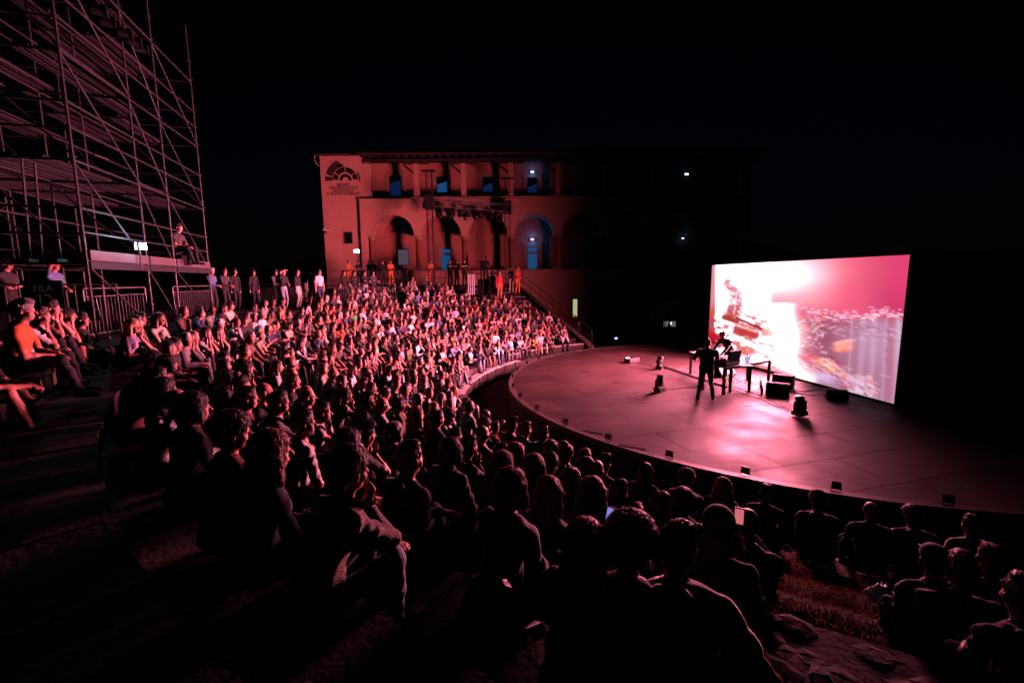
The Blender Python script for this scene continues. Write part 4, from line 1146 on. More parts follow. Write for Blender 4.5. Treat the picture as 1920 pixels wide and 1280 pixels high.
STANDING = {
 'stand':  dict(lean=2, hr=(.25, .03, .78), hl=(-.25, .03, .78), say='standing'),
 'fold':   dict(lean=0, hr=(-.14, .20, 1.18), hl=(.14, .22, 1.21), say='standing, arms folded'),
 'front':  dict(lean=4, hr=(.06, .32, 1.08), hl=(-.06, .32, 1.06), say='standing, hands in front'),
 'shade':  dict(lean=5, hr='brow', hl=(-.05, .26, 1.08), say='shading the eyes'),
 'rail':   dict(lean=14, hr=(.20, .45, 1.05), hl=(-.20, .45, 1.05), say='leaning on rail'),
 'bend':   dict(lean=42, hr=(.22, .62, .92), hl=(-.16, .64, .93), say='bending over the table', pitch=-32, stance=.10),
 'play':   dict(lean=6, hr=(.26, .40, 1.04), hl=(-.30, .42, 1.10), say='playing', pitch=-14, stance=.20),
}

def head_frame(base, yaw, pitch, roll=0):
    m = rotz(-R(yaw)) @ rotx(R(pitch)) @ roty(R(roll))
    return base+m @ V(0, .018, .105), m

def body_sdf(pose, lod=0, female=False, sleeves='long', shorts=False, standing=False, yaw=None, pitch=None, seed=0, bulk=1.0):
    """returns Sdf with labels 0 skin 1 top 2 trousers 3 shoes, and the head centre and rotation"""
    P = (STANDING if standing else SEATED)[pose]; s = Sdf(); q = random.Random(seed)
    yaw = P.get('yaw', 0) if yaw is None else yaw; pitch = P.get('pitch', -4) if pitch is None else pitch
    th = R(P['lean']); sd_ = R(P.get('side', 0))
    def dr(t): v = V(0, math.sin(t), math.cos(t)); return roty(-sd_) @ v
    pel = V(0, 0, .93) if standing else V(0, -.02, .105)
    W = pel+.21*dr(th*.55); Ct = W+.17*dr(th*1.05); Nk = Ct+.13*dr(th*1.15); sw = (.158 if female else .182)*bulk
    up = dr(th*1.1); fw = np.cross(V(1, 0, 0), up)*-1; fw = V(0, math.cos(th), -math.sin(th))
    SR, SL = Nk+V(sw, 0, 0)-up*.055, Nk+V(-sw, 0, 0)-up*.055
    if sd_: SR = Nk+roty(-sd_) @ V(sw, 0, -.055); SL = Nk+roty(-sd_) @ V(-sw, 0, -.055)
    HB = Nk+.075*dr(th*.45)+V(0, .012, 0)
    Hc, Hm_ = head_frame(HB, yaw, pitch)
    # legs
    f_ = .9 if female else 1.0
    for sg in (1, -1):
        hip = pel+V(.088*sg, 0, 0)
        if standing:
            sp = P.get('stance', .12); ank = V(sg*sp, -.02+(.10 if sg > 0 else -.06)*(1 if sp > .15 else 0), .085); kn, ank = ik(hip, ank, .435, .43, V(0, 1, 0))
        else:
            wd = .13 if not female else .07; ank = V(sg*(wd+.02+q.uniform(-.02, .02)), .44+q.uniform(-.06, .08), -.195)
            kn, ank = ik(hip, ank, .43, .42, V(sg*.18, .6, 1))
        s.cone(hip, kn, .088*f_*bulk, .060*f_, 2, .03)
        if shorts:
            md = hip+(kn-hip)*.85; s.p[-1] = ('c', hip, md, .092*f_, .080*f_, 2, .03, False); s.cone(hip, kn, .07*f_, .052*f_, 0, .01)
            s.cone(kn, kn+(ank-kn)*.4, .052*f_, .054*f_, 0, .02); s.cone(kn+(ank-kn)*.4, ank, .052*f_, .032, 0, .02)
        else:
            s.cone(kn, kn+(ank-kn)*.45, .060*f_, .058*f_, 2, .02); s.cone(kn+(ank-kn)*.4, ank+V(0, 0, .02), .058*f_, .048, 2, .02)
        toe = V(sg*.02, .17, 0) if standing else V(sg*.02, .17, -.01)
        s.cone(ank+V(0, -.03, -.035), ank+toe+V(0, 0, -.045), .042, .033, 3, .015); s.ell(ank+toe*.5+V(0, 0, -.035), (.045, .10, .04), None, 3, .015)
    # torso
    s.ell(pel+V(0, -.01, .02), (.165*bulk, .125, .115), None, 2, .03)
    tilt = rotx(-th*.8)
    s.ell((pel+W)/2+V(0, 0, .03), (.150*bulk, .115, .16), roty(-sd_) @ tilt, 1, .04)
    s.ell(W+.03*dr(th), (.148*bulk*f_, .108, .15), roty(-sd_) @ tilt, 1, .04)
    s.ell(Ct+.01*dr(th), (.172*bulk*f_, .118, .17), roty(-sd_) @ rotx(-th), 1, .04)
    if female: s.ell(Ct+fw*.085+V(.07, 0, -.01), (.06, .05, .06), None, 1, .03); s.ell(Ct+fw*.085+V(-.07, 0, -.01), (.06, .05, .06), None, 1, .03)
    s.cone(SL+V(.04, 0, .0), SR-V(.04, 0, .0), .062, .062, 1, .04)
    s.cone(Nk-V(0, 0, .01), SR, .052, .058, 1, .03); s.cone(Nk-V(0, 0, .01), SL, .052, .058, 1, .03)
    if lod < 3:
        cv = q.random()
        s.cone(Nk+V(0, -.030, .018), Nk+V(0, .016, -.004), .062, .058, 1, .012)
        if cv > .62: s.ell(Nk+V(0, -.075, .01)-fw*.02, (.105, .050, .062), None, 1, .015)
        elif cv > .35: s.cone(Nk+V(-.045, .03, .02), Nk+V(-.02, .085, -.05), .020, .012, 1, .008); s.cone(Nk+V(.045, .03, .02), Nk+V(.02, .085, -.05), .020, .012, 1, .008); s.cone(Nk+V(-.05, -.045, .035), Nk+V(.05, -.045, .035), .020, .020, 1, .008)
    # neck and head
    s.cone(Nk-V(0, 0, .03), HB+(Hc-HB)*.35, .056*f_, .052*f_, 0, .02)
    def h(*a): return Hc+Hm_ @ V(*a)
    s.ell(h(0, -.016, .035), (.074, .094, .082), Hm_, 0, .03)
    s.ell(h(0, .022, -.028), (.060, .066, .080), Hm_, 0, .03)
    s.ell(h(0, .050, -.084), (.032, .030, .024), Hm_, 0, .025)
    s.cone(h(0, .086, .012), h(0, .110, -.026), .008, .014, 0, .010)
    if lod < 2:
        s.ell(h(0, .076, .026), (.050, .014, .010), Hm_, 0, .015)
        s.ell(h(.078, -.006, -.008), (.010, .020, .032), Hm_ @ rotz(R(-18)), 0, .008); s.ell(h(-.078, -.006, -.008), (.010, .020, .032), Hm_ @ rotz(R(18)), 0, .008)
        s.ell(h(.031, .098, .006), (.017, .014, .011), Hm_, 0, .012, True); s.ell(h(-.031, .098, .006), (.017, .014, .011), Hm_, 0, .012, True)
        s.ell(h(.031, .077, .005), (.013, .012, .012), Hm_, 0, .004); s.ell(h(-.031, .077, .005), (.013, .012, .012), Hm_, 0, .004)
        s.ell(h(0, .086, -.054), (.024, .012, .006), Hm_, 0, .006); s.ell(h(0, .084, -.064), (.020, .012, .007), Hm_, 0, .006)
        s.ell(h(.04, .055, -.03), (.026, .026, .026), Hm_, 0, .02); s.ell(h(-.04, .055, -.03), (.026, .026, .026), Hm_, 0, .02)
    # arms
    for sg, Sh, tgt in ((1, SR, P['hr']), (-1, SL, P['hl'])):
        pole = V(sg*.8, -.5, -.9)
        if isinstance(tgt, str):
            if tgt.startswith('chin'): T = Hc+Hm_ @ V(sg*.052, .070, -.200); pole = V(sg*.25, .9, -1.0)
            elif tgt == 'brow': T = Hc+Hm_ @ V(.06, .09, .055); pole = V(1, .3, .2)
        else: T = V(*tgt)
        el, wr = ik(Sh, T, .285, .245, pole)
        lab = 1 if sleeves == 'long' else 0
        g_ = .9 if female else 1.0
        if sleeves == 'none': s.cone(Sh, el, .050*g_, .040*g_, 0, .03)
        else: s.cone(Sh, Sh+(el-Sh)*(1.0 if sleeves == 'long' else .68), .058*g_*bulk, .050*g_, 1, .03)
        if sleeves == 'short': s.cone(Sh+(el-Sh)*.3, el, .042*g_, .038*g_, 0, .008)
        s.cone(el, el+(wr-el)*.35, .046*g_ if lab else .040*g_, .044*g_ if lab else .040*g_, lab, .02)
        s.cone(el+(wr-el)*.35, wr, .044*g_ if lab else .039*g_, .034 if lab else .026, lab, .02)
        d = (wr-el)/np.linalg.norm(wr-el)
        chin = isinstance(tgt, str)
        if chin and tgt != 'brow': d2 = Hm_ @ V(sg*.25, .15, .95)
        elif chin: d2 = V(-.8, .25, .2)
        else: d2 = d+V(-sg*.15, .1, -.25); 
        d2 = d2/np.linalg.norm(d2)
        side = np.cross(d2, V(0, 0, 1) if abs(d2[2]) < .8 else V(0, 1, 0)); side /= np.linalg.norm(side); nrm = np.cross(side, d2)
        Mh = np.column_stack([side, d2, nrm])
        pc = wr+d2*.045
        s.cone(wr-d*.02, wr+d2*.01, .027, .027, 0, .015)
        s.ell(pc, (.040, .052, .017), Mh, 0, .015)
        if lod < 2:
            for fi in range(4):
                a0 = pc+side*(-.028+.019*fi)+d2*.038; ln = (.036, .042, .040, .030)[fi]
                a1 = a0+d2*ln*.9+nrm*(-.004)+side*(-.003+.002*fi); bend = -nrm*.45+d2*.75 if sg > 0 else nrm*-.45+d2*.75
                a2 = a1+bend*ln*.8
                s.cone(a0, a1, .0095, .0085, 0, .006); s.cone(a1, a2, .0085, .0070, 0, .004)
            ts = side*(-sg); a0 = pc-d2*.02+ts*.034; a1 = a0+ts*.022+d2*.028; a2 = a1+d2*.026-ts*.004
            s.cone(a0, a1, .012, .010, 0, .01); s.cone(a1, a2, .010, .008, 0, .004)
        else: s.cone(pc+d2*.03, pc+d2*.09-nrm*.02, .026, .016, 0, .015)
    return s, Hc, Hm_

def cloth_noise(amp, seed):
    q = random.Random(seed); a = [q.uniform(0, 6) for _ in range(6)]
    def f(X_, Y_, Z_):
        w = .9*np.sin(9*X_+a[0]+5*Z_)+.9*np.sin(11*Y_+a[1]-6*Z_)+.7*np.sin(14*Z_+a[2]+5*X_)
        return amp*(np.sin(38*Z_+22*X_+3*w+a[3])*.6+np.sin(30*Y_-26*Z_+3.5*w+a[4])*.6+np.sin(55*X_+40*Y_+2*w+a[5])*.35)
    return f

def body_mesh(name, pose, lod, **kw):
    s, Hc, Hm_ = body_sdf(pose, lod, **kw)
    h = (.0075, .012, .021, .036)[lod]
    pts, polys = s.mesh(h, adapt=0.0 if lod < 2 else 0.01)
    cen = np.concatenate([pts[polys[0]].mean(axis=1) if len(polys[0]) else np.zeros((0, 3)), pts[polys[1]].mean(axis=1) if len(polys[1]) else np.zeros((0, 3))])
    labs = s.label(cen)
    if lod < 2:                                  # folds in the cloth only
        vl = s.label(pts); m = (vl == 1) | (vl == 2)
        e = 1e-3; f = cloth_noise(.0085 if lod == 0 else .005, kw.get('seed', 0))
        # outward direction from the field
        nrm = np.zeros_like(pts)
        me_ = None
        fl = np.concatenate([polys[1][:, [0, 1, 2]], polys[0][:, [0, 1, 2]]]); a, b, c = pts[fl[:, 0]], pts[fl[:, 1]], pts[fl[:, 2]]
        fn = -np.cross(b-a, c-a)
        for i in range(3): np.add.at(nrm, fl[:, i], fn)
        nrm /= np.linalg.norm(nrm, axis=1)[:, None]+1e-12
        dd = f(pts[:, 0], pts[:, 1], pts[:, 2])
        pts = pts+nrm*(dd*m)[:, None]
    return to_mesh(name, pts, polys, labs, [MP['skin'][0], MP['top']['black'], MP['leg']['black'], MP['shoe']], True), Hc, Hm_

# ---- hair
def hair_sdf(style):
    s = Sdf()
    def shell(gx=.084, gy=.104, gz=.092, z=.044): s.ell((0, -.020, z), (gx, gy, gz), None, 0, .02)
    fy = .092
    if style in ('short', 'crop', 'side'):
        g = {'short': .0, 'crop': -.005, 'side': .004}[style]; shell(.083+g, .103+g, .090+g); s.ell((0, -.075, -.015), (.060, .035, .055), None, 0, .03); s.ell((.015, .01, .118), (.055, .06, .026 if style != 'crop' else .012), None, 0, .03)
        if style == 'side': s.ell((.02, .05, .115), (.06, .05, .028), None, 0, .03)
    elif style == 'curly': s.ell((0, -.018, .062), (.104, .118, .098), None, 0, .03); s.ell((0, -.07, -.01), (.085, .05, .07), None, 0, .03)
    elif style == 'afro': s.ell((0, -.02, .065), (.125, .135, .115), None, 0, .03); s.ell((0, -.06, -.01), (.105, .07, .08), None, 0, .03)
    elif style == 'long':
        shell(.087, .107, .093); s.ell((0, -.075, -.06), (.094, .055, .13), None, 0, .04); s.ell((0, -.095, -.20), (.100, .042, .13), None, 0, .05)
        for g in (1, -1): s.cone((g*.078, .0, .03), (g*.088, .015, -.17), .028, .022, 0, .03)
    elif style == 'wavy':
        s.ell((0, -.020, .048), (.097, .112, .096), None, 0, .03); s.ell((0, -.07, -.07), (.118, .065, .13), None, 0, .04); s.ell((0, -.085, -.19), (.130, .055, .10), None, 0, .05)
        for g in (1, -1): s.cone((g*.082, .005, .03), (g*.108, .02, -.15), .032, .034, 0, .03)
    elif style == 'bob':
        shell(.090, .108, .094); s.ell((0, -.06, -.045), (.100, .065, .085), None, 0, .04)
        for g in (1, -1): s.cone((g*.080, .005, .03), (g*.088, .022, -.075), .028, .028, 0, .03)
    elif style == 'bun': shell(.084, .103, .090); s.ell((0, -.065, .145), (.045, .045, .038), None, 0, .02)
    elif style == 'ponytail': shell(.084, .103, .090); s.cone((0, -.12, .05), (0, -.165, -.02), .026, .036, 0, .03); s.cone((0, -.165, -.02), (0, -.14, -.20), .036, .016, 0, .03)
    elif style == 'bald': s.ell((0, -.040, .005), (.081, .080, .055), None, 0, .01)
    elif style == 'cap':
        s.ell((0, -.014, .058), (.088, .108, .082), None, 0, .01); s.cone((-.035, .09, .062), (-.035, .150, .050), .010, .008, 0, .02); s.cone((.035, .09, .062), (.035, .150, .050), .010, .008, 0, .02); s.cone((0, .09, .066), (0, .16, .052), .012, .008, 0, .02)
        s.ell((0, -.06, -.02), (.07, .05, .05), None, 0, .02); return s
    elif style == 'beanie':
        s.ell((0, -.022, .060), (.098, .118, .100), None, 0, .01)
        s.ell((0, .115, -.020), (.085, .060, .075), None, 0, .012, True); return s
    if style == 'fluff':
        for g in (1, -1): s.ell((g*.095, -.02, -.06), (.05, .06, .07), None, 0, .03)
        s.ell((0, -.09, -.07), (.10, .05, .07), None, 0, .04); return s
    s.ell((0, .105, -.030), (.078, .062, .094), None, 0, .012, True)
    if style in ('short', 'crop', 'side', 'curly', 'bald'):
        for g in (1, -1): s.ell((g*.098, .030, -.048), (.050, .052, .052), None, 0, .012, True)
    if style == 'bald': s.ell((0, 0, .16), (.2, .2, .10), None, 0, .01, True)
    return s

_L3 = np.random.default_rng(9).random((32, 32, 32)).astype(np.float32)
def noise3(x, y, z):
    x, y, z = np.broadcast_arrays(x, y, z)
    xi, yi, zi = np.floor(x).astype(int), np.floor(y).astype(int), np.floor(z).astype(int); fx, fy, fz = x-xi, y-yi, z-zi
    fx, fy, fz = (f*f*(3-2*f) for f in (fx, fy, fz)); r = 0
    for a in (0, 1):
        for b in (0, 1):
            for c in (0, 1): r = r+_L3[(xi+a) % 32, (yi+b) % 32, (zi+c) % 32]*(fx if a else 1-fx)*(fy if b else 1-fy)*(fz if c else 1-fz)
    return r
def hair_noise(style, seed=0):
    cur = style in ('curly', 'afro', 'wavy', 'fluff'); q = random.Random(seed+len(style)*7); a, b, c = [q.uniform(0, 6) for _ in range(3)]
    def f(X_, Y_, Z_):
        if cur:
            w = .012*np.sin(60*Z_+a); n1 = noise3((X_+w)*62+a*5+9, Y_*62+b*5+9, Z_*48+40); n2 = noise3(X_*130+30, (Y_+w)*130+30, Z_*110+60)
            return .026*(np.abs(n1-.5)-.16)+.014*(np.abs(n2-.5)-.16)
            return .0045*np.sin(125*X_+a+3*np.sin(40*Z_))*np.sin(120*Y_+b+3*np.sin(38*X_))+.0035*np.sin(130*Z_+c+3*np.sin(40*Y_))+.003*np.sin(230*X_+190*Y_+210*Z_)
        cl = (.0045 if style == 'long' else .009)*(noise3(X_*48+20, Y_*48+20, Z_*26+33)-.5)+.004*(noise3(X_*120+10, Y_*120+10, Z_*60+13)-.5)
        t = np.arctan2(X_, -(Y_-.02))
        return cl+.0022*np.sin(34*t+2.0*np.sin(16*Z_+a)+b)+.0014*np.sin(71*t+3*np.sin(14*Z_+c))
    return f

HAIRC = {}
def hair_mesh(style, lod, seed=0):
    key = (style, lod, seed)
    if key in HAIRC: return HAIRC[key]
    if style in ('cap', 'beanie'): pts, polys = hair_sdf(style).mesh((.005, .009, .018, .03)[lod])
    else: pts, polys = hair_sdf(style).mesh((.0042, .009, .017, .028)[lod], noise=hair_noise(style, seed) if lod < 2 or style in ('curly', 'afro') else None)
    tri, quad = polys
    if lod == 0 and style not in ('cap', 'beanie'):          # loose strands standing off the surface, catching the light
        fl = quad[:, :3]; a, b, c = pts[fl[:, 0]], pts[fl[:, 1]], pts[fl[:, 2]]
        fn = -np.cross(b-a, c-a); ar = np.linalg.norm(fn, axis=1); fn /= ar[:, None]+1e-12
        rg_ = np.random.default_rng(seed+3); n = {'short': 1500, 'crop': 700, 'side': 1600, 'bald': 150}.get(style, 6500 if style in ('curly', 'afro', 'wavy', 'fluff') else 4200)
        idx = rg_.choice(len(fl), n, p=ar/ar.sum()); P0 = a[idx]+(b[idx]-a[idx])*rg_.random((n, 1))*.8; Nn = fn[idx]
        cur = style in ('curly', 'afro', 'wavy', 'fluff'); segs = 5; ln = rg_.uniform(.5, 1.3, (n, 1))*{'short': .022, 'crop': .010, 'side': .03, 'bald': .010, 'curly': .05, 'afro': .05, 'wavy': .07, 'fluff': .06}.get(style, .06)
        down = np.tile(V(0, -.15, -1), (n, 1)); tang = down-Nn*np.sum(down*Nn, axis=1)[:, None]; tang /= np.linalg.norm(tang, axis=1)[:, None]+1e-9
        rnd = rg_.normal(0, 1, (n, 3)); d = Nn*(.9 if cur or style in ('short', 'crop') else .22)+tang*(.5 if style in ('short', 'crop') else 1.0)+rnd*(.45 if cur else .16)
        d /= np.linalg.norm(d, axis=1)[:, None]; pos = P0-Nn*.003; rows = [pos]
        ph = rg_.uniform(0, 6, (n, 1)); ax1 = np.cross(d, Nn+.01); ax1 /= np.linalg.norm(ax1, axis=1)[:, None]+1e-9
        for k in range(segs):
            cu = (ax1*np.cos(ph+k*1.7)+Nn*np.sin(ph+k*1.7)*.8)*(.9 if cur else .12)
            dd = d+cu+tang*k*(.10 if cur else .22); dd /= np.linalg.norm(dd, axis=1)[:, None]
            pos = pos+dd*ln/segs; rows.append(pos)
        wd = ax1*.0011; V_ = []; Q = []; base = len(pts)
        for k, rw in enumerate(rows): f_ = 1-.75*k/segs; V_ += [rw-wd*f_, rw+wd*f_]
        V_ = np.concatenate(V_); ar_ = np.arange(n)
        for k in range(segs):
            l0 = base+(2*k)*n+ar_; r0 = base+(2*k+1)*n+ar_; l1 = base+(2*k+2)*n+ar_; r1 = base+(2*k+3)*n+ar_
            Q.append(np.stack([l0, r0, r1, l1], 1))
        pts = np.concatenate([pts, V_]); quad = np.concatenate([quad]+Q)
    me = to_mesh('hair', pts, [tri, quad], np.zeros(len(tri)+len(quad), int), [MP['hair']['dark']], True)
    HAIRC[key] = me; return me

def hair_mat(name, col, rough=.5):
    m = mat('hair '+name, col, rough, var=.4, scale=60, spec=.5, sheen=.45); return m
def cloth(name, col, rough=.85): return mat('cloth '+name, col, rough, var=.22, scale=5, sheen=1.0 if max(col) > .3 else .6, bump=.15, bscale=120)
MP = {'skin': [mat('skin light', (.62, .24, .17), .5, var=.12, scale=8), mat('skin tan', (.48, .18, .12), .5, var=.12, scale=8), mat('skin brown', (.27, .10, .06), .5, var=.12, scale=8)],
      'shoe': mat('shoe', (.05, .045, .045), .6),
      'hair': {'dark': hair_mat('dark', (.024, .010, .006)), 'brown': hair_mat('brown', (.075, .030, .015)), 'auburn': hair_mat('auburn', (.20, .050, .02)),
               'red': hair_mat('red', (.42, .04, .02)), 'blond': hair_mat('blond', (.38, .22, .10)), 'grey': hair_mat('grey', (.38, .36, .35)), 'white': hair_mat('white', (.62, .60, .58))},
      'top': {}, 'leg': {}}
TOPS = {'black': (.014, .013, .014), 'charcoal': (.045, .043, .045), 'white': (.72, .70, .70), 'pale grey': (.42, .41, .42), 'grey': (.16, .155, .16), 'navy': (.025, .035, .09),
        'denim blue': (.10, .16, .30), 'red': (.55, .03, .03), 'orange': (.70, .16, .04), 'olive': (.10, .11, .045), 'green': (.05, .35, .10), 'teal': (.03, .28, .28), 'beige': (.46, .36, .26), 'pink': (.55, .25, .27),
        'brown': (.13, .07, .045), 'lilac': (.42, .34, .55), 'mustard': (.50, .30, .06), 'cream': (.62, .54, .44), 'maroon': (.16, .03, .04)}
for k_, c_ in TOPS.items(): MP['top'][k_] = cloth(k_+' top', c_)
kn_ = cloth('pale knitted top', (.46, .38, .35)); _n = kn_.node_tree; _tc = _n.nodes.new('ShaderNodeTexCoord'); _w = _n.nodes.new('ShaderNodeTexWave'); _w.bands_direction = 'DIAGONAL'; _w.inputs['Scale'].default_value = 42; _w.inputs['Distortion'].default_value = 6; _w.inputs['Detail'].default_value = 3; _w.inputs['Detail Scale'].default_value = 3
_n.links.new(_tc.outputs['Object'], _w.inputs[0]); _b = _n.nodes.new('ShaderNodeBump'); _b.inputs['Strength'].default_value = 1.0; _b.inputs['Distance'].default_value = .006
_n.links.new(_w.outputs['Fac'], _b.inputs['Height']); _n.links.new(_b.outputs[0], _n.nodes['Principled BSDF'].inputs['Normal']); MP['top']['knit'] = kn_
LEGS = {'black': (.014, .013, .015), 'denim': (.07, .10, .17), 'pale denim': (.25, .30, .38), 'beige': (.40, .32, .24), 'white': (.62, .60, .58), 'grey': (.14, .135, .14), 'orange': (.70, .16, .04), 'navy': (.02, .03, .07)}
for k_, c_ in LEGS.items(): MP['leg'][k_] = cloth(k_+' trousers', c_)

BODYC = {}
def get_body(pose, lod, female, sleeves, shorts, standing=False, yaw=None, pitch=None, bulk=1.0, var=0):
    key = (pose, lod, female, sleeves, shorts, standing, yaw, pitch, bulk, var)
    if key not in BODYC:
        BODYC[key] = body_mesh('person', pose, lod, female=female, sleeves=sleeves, shorts=shorts, standing=standing, yaw=yaw, pitch=pitch, bulk=bulk, seed=hash_(key))
    return BODYC[key]
def hash_(key):
    v = 7
    for ch in str(key): v = (v*31+ord(ch)) % 100003
    return v

def set_mats(o, mats):
    for i, m in enumerate(mats):
        o.material_slots[i].link = 'OBJECT'; o.material_slots[i].material = m

PEOPLE = []
def person(loc, face, pose='lap', lod=2, female=False, sleeves='long', shorts=False, standing=False, top='black', leg='black', skin=0,
           hair='short', hcol='dark', label='', group=None, scale=1.0, yaw=None, pitch=None, bulk=1.0, var=0, capmat=None, glasses=False, beard=False, shoe=None, hseed=0):
    me, Hc, Hm_ = get_body(pose, lod, female, sleeves, shorts, standing, yaw, pitch, bulk, var)
    o = bpy.data.objects.new('person', me); COL.objects.link(o)
    d = np.asarray(face[:2], float)-np.asarray(loc[:2], float)
    o.location = tuple(map(float, loc)); o.rotation_euler = (0, 0, math.atan2(d[1], d[0])-math.pi/2); o.scale = (scale,)*3
    set_mats(o, [MP['skin'][skin], MP['top'][top], MP['leg'][leg], MP['shoe']])
    tag(o, label, 'person', group)
    mh = Matrix([[*Hm_[i], Hc[i]] for i in range(3)]+[[0, 0, 0, 1]])
    def attach(name, me_, m):
        c = bpy.data.objects.new(name, me_); COL.objects.link(c); c.parent = o; c.matrix_local = mh; set_mats(c, [m]); return c
    if hair and hair != 'none':
        if hair in ('cap', 'beanie'): attach('cap' if hair == 'cap' else 'beanie', hair_mesh(hair, lod), MP['top'][capmat or 'navy'])
        else: attach('hair', hair_mesh(hair, 0 if lod < 2 else lod, hseed), MP['hair'][hcol])
        if hair == 'beanie': attach('hair', hair_mesh('fluff', lod, hseed), MP['hair'][hcol])
    if glasses:
        if 'glasses' not in HAIRC:
            b = MB()
            for g in (1, -1):
                b.path([(g*.033+.021*math.cos(t), .102-.006*abs(math.cos(t)), .006+.018*math.sin(t)) for t in np.linspace(0, 6.283, 15)], .0016, 4)
                b.path([(g*.054, .098, .010), (g*.076, .07, .010), (g*.082, -.005, .006)], .0015, 4)
            b.path([(-.012, .105, .008), (.012, .105, .008)], .0015, 4)
            HAIRC['glasses'] = b.data('glasses', M['black'])
        attach('glasses', HAIRC['glasses'], M['black'])
    if beard:
        if 'beard' not in HAIRC:
            s_ = Sdf(); s_.ell((0, .040, -.080), (.052, .052, .040), None, 0, .02); s_.ell((0, -.005, -.055), (.066, .05, .035), None, 0, .02)
            s_.ell((0, .10, -.030), (.05, .06, .035), None, 0, .01, True)
            pts, polys = s_.mesh(.005, noise=hair_noise('curly')); HAIRC['beard'] = to_mesh('beard', pts*V(1, 1, 1), polys, np.zeros(sum(map(len, polys)), int), [MP['hair']['dark']])
        attach('beard', HAIRC['beard'], MP['hair'][hcol])
    PEOPLE.append(o); return o
# ================================================================== ON THE STAGE
def on(px, py, z=0.0): p = gp(px, py, z); return p
# footlights along the rim
fl_px = [(1013.6, 669.5), (990, 679), (973.6, 691), (963.8, 704.6), (965.8, 722.6), (979.8, 741), (1010.8, 765), (1064.7, 791), (1144.3, 821), (1256, 854.5), (1397.7, 884.7), (1564.8, 912.8), (1761, 931)]
def footlight():
    r = empty('footlight', (0, 0, 0))
    MB().box((0, 0, .155), (.20, .10, .18), rx=R(-18)).build('housing', M['black'], r)
    y = MB(); y.box((-.112, 0, .09), (.008, .03, .17)); y.box((.112, 0, .09), (.008, .03, .17)); y.box((0, 0, .008), (.23, .05, .008)); y.build('bracket', M['black'], r)
    MB().box((0, .058, .17), (.17, .006, .14), rx=R(-18)).build('lens', M['glass'], r)
    return r
F0 = footlight()
wf = ['in the far bend of the rim, farthest from the viewer', 'second from the far end of the rim row', 'third from the far end of the rim row', 'fourth from the far end, near the leftmost point of the stage', 'at the leftmost point of the stage rim', 'sixth from the far end of the rim row', 'seventh along the rim, where the edge turns nearer', 'eighth along the rim above the rows of heads', 'ninth along the rim above the bun hairdo', 'fourth from the near end, before the bright floor', 'third from the near end, at the brightest boards', 'second from the near end of the rim row', 'at the near dark end of the rim row']
for i, (px, py) in enumerate(fl_px):
    p = on(px, py+4, 0.0); a = math.atan2(p[1]-CY, p[0]-CX); q = pol(RS-.12, a, .004)
    o = F0 if i == 0 else copy_tree(F0); o.location = tuple(q); o.scale = (.68,)*3; o.rotation_euler = (0, 0, a+math.pi/2+rs.uniform(-.25, .25))
    tag(o, 'small black footlight '+wf[i], 'footlight', 'footlights along the stage rim')
# moving heads standing on the stage
for (px, py, lab, rz, tl) in ((1236, 733, 'moving head light on the open stage floor, nearest the round edge', 40, -80), (1236, 691, 'moving head light beside the cable ramp, far left of the performers', 60, -75), (1499, 778, 'moving head light on the floor in front of the pair of wedges', 20, -100)):
    p = on(px, py, .02); place_head((p[0], p[1], .02), R(rz), R(tl), lab, 'moving heads on the stage floor', flip=True).scale = (.74,)*3
    mhp = p
# fog machine with a lit window
p = on(1185, 679); fm = empty('fog_machine', (p[0], p[1], .005), R(18), 'small black fog machine with a glowing white top at the far stage left', 'fog machine')
MB().box((0, 0, .10), (.34, .62, .18), R(-75)).build('case', M['black'], fm, bevel=.01); MB().box((-.22, 0, .20), (.10, .16, .03), R(-75)).build('lamp', emat('fog lamp', (.75, .6, 1), 5), fm)
# cable ramp
def ramp(px0, py0, px1, py1, n, lab):
    a, b_ = on(px0, py0), on(px1, py1); o = empty('cable_bundle', (a[0], a[1], .004), 0, lab, 'cable'); d = b_-a
    for k in range(5):
        pts = [np.array([d[0]*t, d[1]*t, .012+.008*k])+np.array([math.sin(t*9+k*1.7), math.cos(t*7+k), 0])*.035*(1-.3*k/5) for t in np.linspace(0, 1, n)]
        MB().path(pts, .014, 5).build('cable', M['rubber'], o)
    MB().box(tuple(d*.45+[0, 0, .02]), (float(np.linalg.norm(d[:2]))*.9, .14, .03), math.atan2(d[1], d[0])).build('mat', M['rubber'], o)
ramp(1243, 688, 1362, 727, 40, 'thick bundle of black cables running from the far light to the tables')
def cable(pts, lab, r=.008, m=None):
    P = [on(*q) for q in pts]; a = P[0]; o = empty('cable', (a[0], a[1], .004), 0, lab, 'cable')
    # smooth through the points
    Q = []
    for i in range(len(P)-1):
        p0, p1, p2, p3 = P[max(i-1, 0)], P[i], P[i+1], P[min(i+2, len(P)-1)]
        for t in np.linspace(0, 1, 8, endpoint=False): Q.append(.5*((2*p1)+(-p0+p2)*t+(2*p0-5*p1+4*p2-p3)*t*t+(-p0+3*p1-3*p2+p3)*t**3))
    Q.append(P[-1]); MB().path([q-a+[0, 0, .008] for q in Q], r, 5).build('line', m or M['rubber'], o)
cable([(1362, 722), (1400, 733), (1440, 748), (1465, 762), (1488, 771)], 'thin cable from the front table leg to the near moving head')
cable([(1360, 726), (1395, 738), (1430, 750), (1460, 764), (1486, 774)], 'second thin cable beside the one to the near moving head')
cable([(1245, 731), (1262, 730), (1285, 727), (1308, 726)], 'thin cable from the open-floor moving head to the performer')
cable([(1194, 680), (1212, 684), (1232, 690)], 'thin cable from the fog machine to the far moving head')
cable([(1480, 736), (1500, 738), (1520, 741), (1545, 738), (1550, 734), (1530, 731), (1505, 735)], 'looped cable on the floor right of the pair of wedges')
